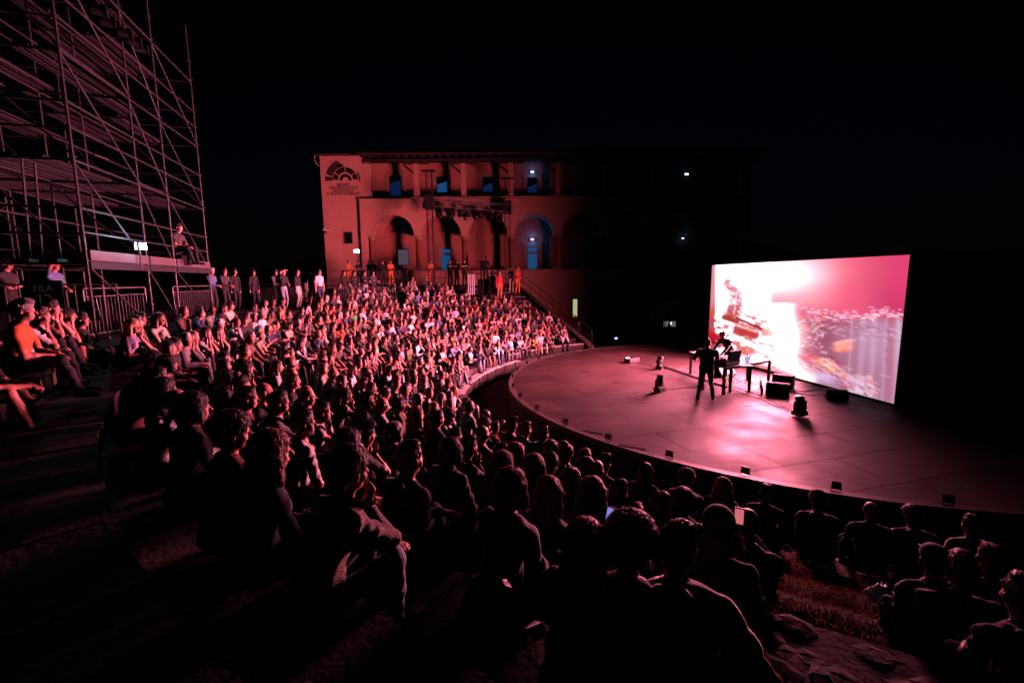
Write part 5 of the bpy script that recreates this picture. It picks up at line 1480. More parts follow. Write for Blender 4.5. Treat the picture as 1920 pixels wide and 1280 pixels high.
cable([(1484, 733), (1510, 733), (1535, 728), (1556, 724)], 'cable trailing from the wedges towards the screen foot')
cable([(1595, 744), (1620, 752), (1650, 760)], 'cable running along the screen foot right of the lone wedge')
cable([(1270, 692), (1290, 690), (1300, 697), (1318, 700)], 'thin cable behind the far table leg')
for (x, y, L_, a, lab) in ((1097, 697, .30, 10, 'flat dark offcut lying left of centre on the open boards'), (1155, 718, .22, 0, 'short dark offcut on the open boards'), (1185, 838, .6, -28, 'thin dark strip lying at the near rim'), (1112, 810, .5, -30, 'thin dark strip lying by the rim beside a footlight')):
    p = on(x, y); o = empty('tape_strip', (p[0], p[1], .006), R(a), lab, 'strip'); MB().box((0, 0, .004), (L_, .07, .008)).build('strip', M['blackm'], o)

# monitor wedges
def wedge(w, d, h, label, loc, rz, m='grille'):
    o = empty('monitor_wedge', tuple(loc), rz, label, 'speaker', 'monitor wedges')
    b = MB(); hw = w/2
    prof = [(-d/2, .02), (d/2, .02), (d/2, .12), (d*.12, h), (-d*.30, h), (-d/2, h*.72)]
    P = [(-hw, y, z) for y, z in prof]+[(hw, y, z) for y, z in prof]; n = len(prof)
    b.mesh(P, [tuple(range(n)), tuple(range(2*n-1, n-1, -1))]+[(i, n+i, n+(i+1) % n, (i+1) % n) for i in range(n)]); b.build('cabinet', M['blackm'], o, bevel=.012)
    a = math.atan2(h-.12, d*.12-d/2); g = MB(); cy_, cz_ = (d/2+d*.12)/2, (.12+h)/2; nl = math.hypot(h-.12, d*.38)
    ny, nz = (h-.12)/nl, (d*.38)/nl
    g.box((0, cy_+ny*.008, cz_+nz*.008), (w*.92, nl*.9, .012), rx=math.atan2(h-.12, -(d*.38))); g.build('grille', M[m], o)
    for s_ in (-1, 1): MB().box((s_*(hw+.003), -d*.1, h*.55), (.006, .14, .05)).build('side_handle', M['dark'], o)
    for s_ in (-1, 1): MB().box((s_*hw*.8, 0, .01), (.05, d*.8, .02)).build('skid', M['rubber'], o)
    return o
p = on(1455, 742); wedge(.64, .52, .38, 'large black monitor wedge in front of the pair right of the tables', (p[0]+.1, p[1]+.1, 0), R(148))
p = on(1468, 731); wedge(.62, .50, .42, 'black monitor wedge standing behind the large front wedge', (p[0]+.2, p[1]+.35, 0), R(140))
p = on(1577, 753); wedge(.56, .38, .30, 'lone low monitor wedge at the foot of the screen', (p[0]+.02, p[1]+.25, 0), R(160))
p = on(1350, 706); wedge(.70, .55, .42, 'monitor wedge with pale lit grille under the tables', (p[0]+.15, p[1]+.1, 0), R(200), 'tabletop')

# the tables: front one runs from the near left leg to the right end, the other one lies behind it
def table(loc, rz, L, W_, h, lab):
    o = empty('folding_table', tuple(loc), rz, lab, 'table', 'tables with the instruments')
    MB().box((L/2, W_/2, h-.02), (L, W_, .035)).build('tabletop', M['tabletop'], o, bevel=.006)
    lm = MB(); lm.box((0, 0, (h-.04)/2), (.07, .07, h-.04)); lm = lm.data('leg', M['blackm'])
    for x in (.06, L-.06):
        for y in (.06, W_-.06): link('leg', lm, o, (x, y, 0))
    MB().box((L/2, .05, h-.07), (L-.1, .03, .06)).build('apron', M['blackm'], o)
    return o
TH_ = .88
pA = on(1357, 742); pB = on(1290, 700)
pA0 = gp(1357, 741, 0); pR = gp(1442, 722, 0)
ta = math.atan2(pR[1]-pA0[1], pR[0]-pA0[0]); tl_ = float(np.hypot(*(pR-pA0)[:2]))
T1 = table((pA0[0], pA0[1], 0), ta, tl_+.1, .85, TH_, 'front trestle table with a flight case and a laptop')
u1 = np.array([math.cos(ta), math.sin(ta), 0]); v1 = np.array([-math.sin(ta), math.cos(ta), 0])
T2 = table(tuple(pB+[0, 0, 0]), math.atan2((pA0-pB)[1], (pA0-pB)[0])+R(6), float(np.hypot(*(pA0-pB)[:2]))-.35, .75, TH_-.02, 'back table with a pale tube leg holding keyboards, behind the standing performer')
u2 = (pA0-pB)/np.linalg.norm(pA0-pB); v2 = np.array([-u2[1], u2[0], 0])
print('tables', pA0, pR, pB, tl_, np.degrees(ta))
# flight case with lid up
c = pA0+u1*.58+v1*.36+[0, 0, TH_]
fc = empty('flight_case', tuple(c), ta, 'open black flight case with its tall lid raised on the front table', 'case')
MB().box((0, 0, .10), (.72, .5, .20)).build('tray', M['black'], fc, bevel=.01); MB().box((.05, -.24, .29), (.56, .10, .36), rx=R(8)).build('lid', M['blackm'], fc, bevel=.03)
MB().box((0, 0, .21), (.6, .4, .03)).build('panel', M['dark'], fc)
for i in range(4):
    for j in range(2): MB().box((-.22+.14*i, -.10+.12*j, .235), (.03, .03, .03)).build('knob', M['paper'] if (i+j) % 3 == 0 else M['steel'], fc)
c = pA0+u1*(tl_*.62)+v1*.35+[0, 0, TH_]
lp = empty('laptop', tuple(c), ta+R(200), 'open laptop with a blue screen on the front table', 'laptop')
MB().box((0, 0, .012), (.36, .25, .02)).build('keyboard_base', M['steel'], lp); so2 = MB().box((0, .155, .12), (.36, .012, .24), rx=R(-18)).build('lid', M['blackm'], lp)
MB().box((0, .146, .12), (.33, .004, .21), rx=R(-18)).build('display', emat('laptop display', (.10, .35, .75), 1.6), lp)
MB().box((.04, .140, .13), (.14, .003, .15), rx=R(-18)).build('window', emat('laptop window', (.35, .7, .75), 1.3), lp)
# back of laptop towards the camera is also lit by a second small tablet
c = c-u1*.16+[0, 0, 0]+v1*-.18
tb = empty('tablet', tuple(c), ta, 'small tablet with a blue picture leaning beside the laptop', 'tablet')
MB().box((0, 0, .10), (.20, .015, .17), rx=R(-12)).build('body', M['blackm'], tb); MB().box((0, -.010, .10), (.18, .006, .15), rx=R(-12)).build('display', emat('tablet display', (.22, .3, .8), 1.2), tb)
# keyboards / mixers
def synth(c, rz, w, d, lab, seed):
    o = empty('synthesizer', tuple(c), rz, lab, 'synthesizer'); rr = random.Random(seed)
    MB().box((0, 0, .04), (w, d, .07)).build('body', M['blackm'], o, bevel=.008)
    kb = MB().box((0, 0, 0), (.018, .018, .02)).data('knob', M['steel'])
    for i in range(int(w/.07)-1):
        for j in range(2):
            if rr.random() < .8: link('knob', kb, o, (-w/2+.06+.07*i, d*.12+.06*j, .085))
    b = MB()
    for i in range(int(w/.035)-1): b.box((-w/2+.04+.035*i, -d*.25, .08), (.030, d*.35, .012))
    b.build('keys', M['paper'], o)
    # patch leads
    for i in range(4):
        x = rr.uniform(-w/2+.05, w/2-.05); x2 = x+rr.uniform(-.2, .2)
        MB().path([(x+(x2-x)*t, .1*d, .08+.10*math.sin(math.pi*t)) for t in np.linspace(0, 1, 8)], .005, 5).build('patch_lead', M['rubber'], o)
    return o
z2 = TH_-.02
aa = math.atan2(u2[1], u2[0])
L2 = float(np.hypot(*(pA0-pB)[:2]))
synth(pB+u2*(L2*.30)+v2*.30+[0, 0, z2], aa, .7, .32, 'black keyboard on the back table left of the bending performer', 1)
synth(pB+u2*(L2*.52)+v2*.42+[0, 0, z2], aa+.1, .6, .30, 'black mixer with bright knobs in the middle of the back table', 2)
synth(pB+u2*(L2*.76)+v2*.36+[0, 0, z2], aa-.1, .5, .30, 'small keyboard between the standing performer and the flight case', 3)
synth(pA0+u1*.1+v1*.5+[0, 0, TH_], ta, .34, .26, 'small effects box at the left end of the front table', 4)
# microphone stand base behind the tables
for i, (px, py, lab) in enumerate(((1398, 722, 'tripod microphone stand left behind the front table'), (1372, 716, 'tripod microphone stand behind the flight case'))):
    p = on(px, py); o = empty('microphone_stand', tuple(p+[0, 0, .005]), 0, lab, 'stand', 'microphone stands')
    MB().tube((0, 0, .1), (0, 0, 1.1), .012, n=6).build('tube', M['blackm'], o)
    for a in (.3, 2.4, 4.5): MB().tube((0, 0, .2), (.32*math.cos(a), .32*math.sin(a), .01), .009, n=5).build('leg', M['blackm'], o)
# bottles
for i, (px, py, lab) in enumerate(((1426, 726, 'clear water bottle beside the wedges, nearer the tables'), (1428, 739, 'clear water bottle beside the front wedge'))):
    p = on(px, py); o = empty('water_bottle', tuple(p+[0, 0, .004]), 0, lab, 'bottle', 'water bottles on the stage')
    MB().lathe((0, 0, 0), [(.033, 0), (.036, .02), (.034, .08), (.037, .12), (.036, .18), (.018, .23), (.015, .25)], 14).build('body', M['bottle'], o, smooth=True); MB().lathe((0, 0, .25), [(.017, 0), (.017, .025)], 12).build('cap', M['paper'], o)
    MB().lathe((0, 0, .09), [(.0375, 0), (.0375, .06)], 14).build('label', M['tabletop'], o)
# performers
pp = on(1322, 750); pp[2] = .003
lookat = pp+np.array([.35, 1.0, 0])
person(pp, lookat, 'play', lod=0, standing=True, top='charcoal', leg='black', hair='short', hcol='dark', label='performer in dark jacket seen from behind, standing at the left table', scale=1.05, bulk=1.22, hseed=2, pitch=-16)
p2 = on(1366, 712); p2[2] = .003
person(p2, p2+np.array([-1.0, -.55, 0]), 'bend', lod=0, standing=True, top='charcoal', leg='black', hair='side', hcol='brown', label='performer in dark shirt bending over the tables before the screen', scale=1.1, hseed=3, sleeves='long')

# ================================================================== GAZEBO behind the screen
gz = empty('gazebo', (11.6, 31.0, GROUND), 0, 'dim pale gazebo tent in the dark left of the screen', 'gazebo')
E_, PK = 2.05, 3.35
b = MB(); w = 1.75
for i in range(4):
    a = [(-w, -w), (w, -w), (w, w), (-w, w)]; p, q = a[i], a[(i+1) % 4]
    b.poly([(p[0], p[1], E_), (q[0], q[1], E_), (0, 0, PK)])
b.build('canopy', M['tent'], gz)
b = MB()
for i in range(4):
    a = [(-w, -w), (w, -w), (w, w), (-w, w)]; p, q = a[i], a[(i+1) % 4]
    b.poly([(p[0]*1.003, p[1]*1.003, E_-.32), (q[0]*1.003, q[1]*1.003, E_-.32), (q[0]*1.003, q[1]*1.003, E_), (p[0]*1.003, p[1]*1.003, E_)])
b.build('valance', M['tent'], gz)
for sx in (-1, 1):
    for sy in (-1, 1): MB().tube((sx*w*.97, sy*w*.97, 0), (sx*w*.97, sy*w*.97, E_), .03, n=6).build('leg', M['steel'], gz)
# pale lit patch on a door behind the crew member
q = at(1256, 600, 33.0); dk = empty('lit_door', (q[0], q[1], GROUND), 0, 'dim door with a pale lit pane behind the crew member in the gazebo', 'door')
MB().box((0, .05, 1.05), (1.0, .06, 2.1)).build('leaf', M['dark'], dk); zz = at(1256, 600, 33)[2]-GROUND
MB().box((0, 0, zz), (.85, .03, .95)).build('lit_pane', emat('dim pane', (.30, .28, .20), .42), dk)
pc = at(1253, 640, 30.0); pc[2] = GROUND
person(pc, pc+np.array([1, -.5, 0]), 'front', lod=1, standing=True, top='black', leg='black', hair='short', label='crew member in black looking at a glowing tablet under the gazebo', scale=1.0, pitch=-25)
ph = empty('glowing_tablet', tuple(at(1258, 606, 29.8)), R(30), 'small glowing blue tablet held by the crew member in the gazebo', 'tablet')
MB().box((0, 0, 0), (.14, .02, .2)).build('body', M['blackm'], ph); MB().box((0, -.013, 0), (.13, .004, .19)).build('display', emat('tablet glow', (.3, .6, 1), 2.2), ph)
# small blue pilot light beyond the stage
o = empty('pilot_light', tuple(at(1155, 634, 29.0)), 0, 'tiny blue-violet light glowing on a box beyond the far stage rim', 'light')
MB().box((0, .06, -.1), (.5, .1, .4)).build('box', M['black'], o); MB().box((0, 0, 0), (.16, .03, .09)).build('lens', emat('pilot blue', (.2, .2, 1), 8), o)
# ================================================================== THE AUDIENCE
FOCUS = np.array([8.6, 14.6])
ORD = ['zeroth', 'first', 'second', 'third', 'fourth', 'fifth', 'sixth', 'seventh', 'eighth', 'ninth', 'tenth', 'eleventh', 'twelfth', 'thirteenth', 'fourteenth', 'fifteenth', 'sixteenth', 'seventeenth', 'eighteenth', 'nineteenth']
def ordinal(n):
    if n < 20: return ORD[n]
    t, u = divmod(n, 10); T = {2: 'twent', 3: 'thirt', 4: 'fort', 5: 'fift', 6: 'sixt', 7: 'sevent', 8: 'eight', 9: 'ninet'}
    if t > 9: return 'hundred-and-'+ordinal(n-100) if n > 100 else 'hundredth'
    return T[t]+'ieth' if u == 0 else T[t]+'y-'+ORD[u]
SEATS = []                                  # taken seats (x, y)
def hc_z(pose, female, sleeves, shorts, lod, yaw=None, pitch=None, bulk=1.0):
    return body_sdf(pose, 2, female, sleeves, shorts, False, yaw, pitch, 0, bulk)[1]
def hero(px, py, size, label, pose='lap', focus=None, k=None, scale=1.0, depth=None, **kw):
    if depth:                                  # seated on the low kerb of the top terrace
        f = FOCUS if focus is None else focus; hp = at(px, py, depth)
        Hc = hc_z(pose, kw.get('female', False), 'long', False, 2, kw.get('yaw'), kw.get('pitch'))
        a = math.atan2(f[1]-hp[1], f[0]-hp[0])-math.pi/2; loc = hp-rotz(a) @ (Hc*scale); SEATS.append((loc[0], loc[1], 10))
        kb = MB(); kb.box((loc[0], loc[1], (loc[2]+2.38)/2), (.62, .45, max(.04, loc[2]-2.38)), a); o = kb.build('kerb_stone', M['stone'], cavea)
        print('bench', label[:30], loc.round(2)); return person(loc, loc[:2]+(np.array(f)-loc[:2]), pose, lod=1, label=label, scale=scale, **kw)
    if px < 640: kw.setdefault('yaw', 15)
    Hc = hc_z(pose, kw.get('female', False), kw.get('sleeves', 'long'), kw.get('shorts', False), 2, kw.get('yaw'), kw.get('pitch'))
    best = None
    for kk in ([k] if k is not None else range(1, 11)):
        zk = row_z(kk); hp = gp(px, py, zk+Hc[2]*scale)
        if hp[1] < .7: continue
        f = FOCUS if focus is None else focus
        a = math.atan2(f[1]-hp[1], f[0]-hp[0])-math.pi/2
        loc = hp-rotz(a) @ (V(Hc[0], Hc[1], 0)*scale); r = math.hypot(loc[0]-CX, loc[1]-CY)
        Z = (hp[1]*math.cos(PITCH)-(hp[2]-CAM[2])*math.sin(PITCH))
        c = ((r-(row_r(kk)+.30))/.22)**2+(math.log(Z/(.25*853/size))/.18)**2
        if best is None or c < best[0]: best = (c, kk, loc, Z, r-row_r(kk), zk)
    c, kk, loc, Z, dr_, zk = best; loc[2] = zk+.004
    rr = math.hypot(loc[0]-CX, loc[1]-CY); rn = min(max(rr, row_r(kk)+.10), row_r(kk)+.55); ph = math.atan2(loc[1]-CY, loc[0]-CX)
    if abs(rn-rr) < .35: loc[0], loc[1] = CX+rn*math.cos(ph), CY+rn*math.sin(ph)
    if c > 6: print('hero fit', px, py, 'k', kk, 'c %.1f Z %.1f dr %.2f' % (c, Z, dr_))
    lod = kw.pop('lod', 0 if Z < 4.6 else 1)
    SEATS.append((loc[0], loc[1], kk)); f = FOCUS if focus is None else focus
    return person(loc, loc[:2]+(np.array(f)-loc[:2]), pose, lod=lod, label=label, scale=scale, **kw)

H = hero
# nearest rows, right of the viewer
H(1270, 1032, 86, 'person in thin white t-shirt seen from behind, nearest of all, arm propped at right', 'side', k=7, top='white', sleeves='short', hair='short', hcol='dark', bulk=1.06, hseed=1)
H(1347, 992, 86, 'person in smooth dark beanie with fluffy hair at the neck beside the white t-shirt', 'lap', k=6, top='charcoal', hair='beanie', capmat='black', hcol='auburn', hseed=5)
H(1183, 1022, 90, 'person with a big round head of dark red hair left of the white t-shirt', 'lap', k=7, top='black', female=True, hair='afro', hcol='auburn', hseed=4)
H(1098, 1020, 92, 'person with long smooth auburn hair down the back in the nearest row', 'lap', k=7, top='black', female=True, hair='long', hcol='auburn', hseed=2)
H(1402, 982, 62, 'bald person holding up a phone beyond the dark beanie', 'phone', k=5, top='black', hair='bald', hcol='grey', hseed=2)
H(1237, 955, 52, 'person with short dark hair just beyond the big round hairdo', 'lap', k=5, top='black', hair='short')
H(1281, 938, 50, 'person with full dark bob just beyond the beanie, below the curly rim-lit head', 'lap', k=4, top='black', female=True, hair='bob')
H(1111, 922, 56, 'person with loose light curls glowing at the edge, beside a lit phone', 'phone', k=5, top='charcoal', female=True, hair='wavy', hcol='blond', hseed=3)
H(1030, 925, 66, 'person with very long auburn hair shining down one side, fifth row of heads', 'lap', k=6, top='black', female=True, hair='long', hcol='auburn', hseed=6)
H(958, 915, 66, 'person with an auburn bob and grey top in the near middle rows', 'lap', k=7, top='grey', female=True, hair='bob', hcol='auburn', hseed=7)
H(943, 872, 50, 'person with pinned-up coppery hair above the brown bob', 'lap', k=6, top='black', female=True, hair='ponytail', hcol='auburn', hseed=3)
H(1002, 876, 42, 'person with wavy brown hair between the coppery updo and dark curls', 'lap', k=5, top='black', female=True, hair='wavy', hcol='brown')
H(1031, 872, 42, 'person with dark curly head in front of the long auburn hair', 'lap', k=4, top='black', hair='curly')
H(1071, 902, 44, 'person with dark straight hair left of the glowing light curls', 'lap', k=5, top='black', female=True, hair='long')
H(1161, 925, 44, 'person with dark hair right of the lit phone, hand out', 'phone', k=4, top='black', hair='short', focus=(12, 13))
H(1099, 882, 36, 'person with brown curls next to a grey balding head', 'lap', k=4, top='black', hair='curly', hcol='brown')
H(1119, 882, 36, 'person with grey balding head next to brown curls', 'lap', k=4, top='black', hair='bald', hcol='grey')
H(1139, 865, 36, 'person with cropped hair and narrow lit shoulders before the stage rim', 'lap', k=3, top='black', hair='short')
H(1078, 842, 36, 'person with a tall bun and long hair alone before the stage rim', 'lap', k=3, top='black', female=True, hair='bun', hcol='brown')
H(1040, 838, 34, 'person with long dark hair left of the tall bun', 'lap', k=3, top='black', female=True, hair='long')
H(1018, 814, 31, 'person with short hair and a teal top before the rim', 'lap', k=3, top='teal', hair='short')
H(982, 845, 38, 'person with bright red long hair in the middle rows', 'lap', k=5, top='black', female=True, hair='long', hcol='red')
H(986, 806, 28, 'person with short brown hair left of the teal top', 'lap', k=3, top='black', hair='short', hcol='brown')
H(960, 797, 28, 'person with upswept dark hair above the bright red hair', 'lap', k=3, top='black', hair='side')
H(933, 792, 28, 'person with round dark curls near the orchestra gap', 'lap', k=3, top='charcoal', hair='curly')
H(910, 812, 30, 'person with a shaved head and white collar in the middle rows', 'lap', k=4, top='pale grey', hair=None)
H(881, 762, 26, 'person with thin white hair and pale shirt next to the gap', 'lap', k=3, top='pale grey', hair='bald', hcol='white')
H(1211, 884, 36, 'person with long dark hair, leftmost of the silhouettes along the near rim', 'lap', k=2, top='black', female=True, hair='long')
H(1288, 897, 36, 'person with dark curls and a lit blue shoulder before the near rim', 'lap', k=2, top='navy', hair='curly')
H(1356, 912, 36, 'person with fluffy shoulder-length hair outlined red before the near rim', 'lap', k=1, top='black', female=True, hair='wavy', hcol='auburn')
H(1436, 925, 34, 'person with smooth cropped head right of the fluffy outlined hair', 'lap', k=1, top='black', hair='crop')
H(1533, 938, 36, 'person with a reddish curls and a blue shirt before the near rim', 'clasp', k=1, top='denim blue', hair='curly', hcol='auburn')
H(1632, 958, 34, 'bald person sitting straight before the near rim', 'lap', k=1, top='black', hair=None)
H(1711, 968, 34, 'person with short curly hair right of the bald one at the rim', 'clasp', k=1, top='charcoal', hair='curly', hcol='brown')
H(1807, 974, 34, 'person in a lilac shirt, rightmost and dimmest silhouette at the near rim', 'lap', k=1, top='lilac', hair='short')
H(1750, 1052, 48, 'person in a flat cap leaning forward at the near right', 'cheek', k=4, top='navy', hair='cap', capmat='navy', focus=(7, 13))
H(1801, 1072, 52, 'person with swept brown hair at the near right', 'lap', k=4, top='black', hair='side', hcol='brown')
H(1855, 1048, 44, 'person with pale cropped hair at the near right edge', 'lap', k=3, top='black', hair='crop', hcol='blond')
H(1915, 1120, 60, 'person at the bottom right corner, knees up and forearms lit pink', 'clasp', k=5, top='black', sleeves='short', hair='short', focus=(6, 14))
# nearest rows, left of the viewer
H(655, 885, 84, 'person with dark curls in a pale knitted sweater, chin on hand, elbow on knee', 'cheek', k=8, top='knit', leg='pale denim', hair='curly', hcol='dark', female=True, hseed=8)
H(768, 862, 66, 'person with short dark hair and dark shirt, arms folded, right of the knitted sweater', 'cross', k=7, top='charcoal', hair='short')
H(569, 795, 60, 'person with glasses and beard in a white t-shirt, profile', 'lap', k=7, top='white', sleeves='short', hair='short', glasses=True, beard=True)
H(600, 775, 48, 'person with bare arm raised to the mouth behind the bearded glasses wearer', 'chin', k=6, top='white', sleeves='none', female=True, hair='short')
H(437, 812, 62, 'person with glasses and short fringe, dark red t-shirt, lit from the right', 'lap', k=8, top='maroon', sleeves='short', female=True, hair='curly', glasses=True)
H(510, 848, 72, 'person with long red-brown ringlets and a denim jacket seen from behind', 'lap', k=8, top='navy', female=True, hair='wavy', hcol='auburn')
H(333, 755, 54, 'balding bearded person in a pale sweater leaning on the knees', 'clasp', k=8, top='pale grey', hair='bald', beard=True)
H(465, 748, 52, 'person with short hair and glasses looking right, third profile from the left', 'lap', k=7, top='maroon', female=True, hair='short', glasses=True)
H(524, 756, 46, 'person with glasses in a grey shirt, hand at chin', 'cheek', k=7, top='grey', hair='short', glasses=True)
H(679, 818, 50, 'young person with thick dark hair, praying hands by the mouth', 'chin', k=6, top='charcoal', sleeves='short', hair='side')
H(725, 814, 38, 'person with smooth silver bob seen from behind', 'lap', k=5, top='black', female=True, hair='bob', hcol='white')
H(846, 846, 40, 'person with bowl-cut dark hair facing away above the brown bob', 'lap', k=6, top='black', hair='bob')
H(880, 838, 38, 'person with lit cheek between bowl cut and shaved head', 'cheek', k=5, top='charcoal', female=True, hair='short')
H(782, 779, 30, 'person with glowing blond curls in a dark top', 'lap', k=4, top='black', female=True, hair='wavy', hcol='blond')
H(821, 786, 28, 'person with grey wavy hair right of the glowing blond curls', 'lap', k=4, top='black', hair='short', hcol='grey')
H(728, 757, 30, 'bald person in a white shirt in the middle rows', 'lap', k=5, top='white', hair=None)
H(297, 712, 44, 'person in a sleeveless top leaning forward, arm lit red, left middle', 'chin', k=8, top='maroon', sleeves='none', female=True, hair='short')
# the group at the far left
H(44, 583, 40, 'grey-haired person in a bright orange t-shirt at the far left', 'lap', k=10, depth=5.3, top='orange', sleeves='short', leg='black', hair='side', hcol='grey')
H(77, 593, 34, 'person with brown hair and white shirt, chin on hand, next to the orange t-shirt', 'cheek', depth=6.2, top='white', sleeves='short', leg='black', hair='short', hcol='brown', shorts=True)
H(97, 578, 32, 'person with hand at the mouth behind the white shirt, far left group', 'chin', depth=6.9, top='maroon', sleeves='short', hair='short')
H(127, 591, 32, 'person with ponytail and white t-shirt, chin on fist, right end of far left group', 'cheek', depth=7.3, top='white', sleeves='short', shorts=True, female=True, hair='ponytail', leg='black')
H(154, 600, 28, 'dark clothed person by the barrier beside the far left group', 'lap', depth=8.0, top='black', hair='short')
H(-28, 640, 50, 'person cut off by the left edge, only bare knees and a hand in view', 'clasp', depth=4.6, top='black', sleeves='short', shorts=True, hair='short', leg='black')

# phones held up
def phone(px, py, Y_, rz, col, e, lab):
    o = empty('phone', tuple(at(px, py, Y_)), rz, lab, 'phone')
    MB().box((0, 0, 0), (.060, .008, .105), rx=R(-20)).build('body', M['black'], o); MB().box((0, -.0050, -.001), (.052, .002, .09), rx=R(-20)).build('display', emat('phone display', col, e), o)
phone(1144, 962, 3.35, R(-40), (.25, .2, .7), 1.0, 'phone with violet-blue screen held beside the glowing light curls')
phone(1386, 967, 2.75, R(-30), (.7, .16, .2), .9, 'phone showing a pink picture of the stage, held before the bald head')

# ---- everybody else: rows filled seat by seat
top_w = [('black', 42), ('charcoal', 12), ('white', 15), ('pale grey', 8), ('grey', 6), ('navy', 6), ('denim blue', 5), ('red', 3), ('orange', 2), ('olive', 4), ('green', 1), ('teal', 1), ('beige', 6), ('pink', 4), ('brown', 4), ('lilac', 2), ('mustard', 1), ('cream', 5), ('maroon', 3)]
leg_w = [('black', 40), ('denim', 20), ('pale denim', 8), ('beige', 12), ('white', 6), ('grey', 12)]
hair_f = [('long', 34), ('wavy', 16), ('bob', 18), ('bun', 10), ('ponytail', 12), ('curly', 6), ('short', 4)]
hair_m = [('short', 44), ('side', 20), ('crop', 10), ('curly', 10), ('bald', 7), ('cap', 5), (None, 4)]
hcol_w = [('dark', 50), ('brown', 26), ('auburn', 9), ('blond', 7), ('grey', 6), ('white', 2)]
pose_w = [('chin', 15), ('cheek', 18), ('clasp', 22), ('lap', 16), ('look', 9), ('cross', 6), ('hug', 9), ('phone', 2), ('back', 2)]
rc = random.Random(42)
def pick(w):
    t = rc.random()*sum(x[1] for x in w)
    for a, b in w:
        t -= b
        if t <= 0: return a
    return w[-1][0]
HS = {'long': 'long %s hair', 'wavy': 'wavy %s hair', 'bob': '%s bob', 'bun': '%s bun', 'ponytail': '%s ponytail', 'curly': '%s curls', 'short': 'short %s hair', 'side': 'swept %s hair', 'crop': 'cropped %s hair', 'bald': 'balding %s head'}
def hair_say(h, c): return 'a cap' if h == 'cap' else 'shaved head' if h is None else HS[h] % c
cand = []
for k in range(1, 13):
    r = row_r(k)+.30; ph = PHI_END+R(1.2); end = PHI_LAST if k < 10 else PHI_FAR
    n = 0
    while ph < end:
        step = rc.uniform(.50, .62)/r; ph += step
        p = pol(r+rc.uniform(-.07, .10), ph, row_z(k)); deg = math.degrees(ph)
        skip = False
        if k >= 10: skip = (deg < 134 and rc.random() < .9) or rc.random() < .45 or k == 12 and rc.random() < .6
        elif k == 9: skip = deg < 124 or (deg < 205 and rc.random() < .25)
        elif k >= 7: skip = deg < 123.5 and rc.random() < .7
        else: skip = deg < 118+(.4*k)
        if abs(deg-149.2) < .75+.08*k and k > 1: skip = True
        if k == 1 and deg < 121: skip = True
        if rc.random() < .03: skip = True
        pr = project(p+[0, 0, .76])
        if pr is None or not (-220 < pr[0] < 2040 and pr[1] < 1700): skip = True
        if not skip:
            d = math.hypot(p[0], p[1])
            if d < (3.3 if pr[0] > 700 else 2.2 if k == 9 and pr[0] < 520 else 2.6): skip = True
            if pr[0] > 1440 and (pr[1] > 985): skip = True
            if 240 < deg < 300 and k >= 2 and pr[0] > 1300 and d < 8.5: skip = True
            if pr[0] > 820 and pr[1] > 855: skip = True
            if pr[0] < 830 and pr[1] > (880 if pr[0] > 600 else 1700): skip = True
            if pr[0] < 700 and pr[2] < (2.1 if k == 9 and pr[0] < 520 else 2.5) or pr[0] < 260 and pr[1] > 640 and k < 8 or pr[0] < 300 and pr[2] < 3.4: skip = True
            if pr[0] < 240 and 560 < pr[1] < 760 and d < 10: skip = True
            if pr[1] > 770 and pr[0] < 300: pass
            for (sx, sy, sk) in SEATS:
                if abs(sk-k) <= 1 and (p[0]-sx)**2+(p[1]-sy)**2 < (.50 if sk == k else .36)**2: skip = True; break
        n += 1
        if skip: continue
        fem = rc.random() < .5
        shade = pr[0] < 420 and pr[1] > 640 or pr[0] < 700 and pr[2] < 3.8  # dim corner: its shade is put into black clothes and dark hair
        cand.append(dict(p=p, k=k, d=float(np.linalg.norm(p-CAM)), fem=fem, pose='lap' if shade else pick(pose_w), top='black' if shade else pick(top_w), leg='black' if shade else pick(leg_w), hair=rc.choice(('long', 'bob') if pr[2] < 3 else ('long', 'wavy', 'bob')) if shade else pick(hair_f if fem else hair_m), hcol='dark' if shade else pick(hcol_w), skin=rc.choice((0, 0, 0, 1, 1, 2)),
                         sl=rc.choice(('long', 'short', 'short', 'none') if fem else ('long', 'short')), sh=rc.random() < .18 and not shade, scale=rc.uniform(.93, 1.05), yaw=rc.choice((None, 14, 14, -14)), turn=rc.uniform(.25, .55) if shade and pr[2] < 3 else rc.uniform(-.22, .22)))
rown = {}
for c in cand: rown[c['k']] = rown.get(c['k'], 0)+1; c['n'] = rown[c['k']]
NOTHERS = 34                               # standing people placed below
NIND = 300-len(PEOPLE)-NOTHERS
order = sorted(cand, key=lambda c: c['d'])
print('people: heroes', len(PEOPLE), 'seats', len(cand), 'individual', NIND)
def face_of(c):
    f = FOCUS-c['p'][:2]; a = math.atan2(f[1], f[0])+c['turn']; return c['p'][:2]+np.array([math.cos(a), math.sin(a)])
def variant(c, lod):
    po = c['pose']; fem = c['fem']; sl = c['sl']; sh = c['sh'] and lod > 0
    if lod == 2 and po in ('back', 'hug'): sl = 'short'
    return (po, lod, fem, sl, sh if po in ('clasp', 'lap', 'cheek') else False, False, c['yaw'] if po in ('lap', 'clasp') else None, None, 1.0, 0)
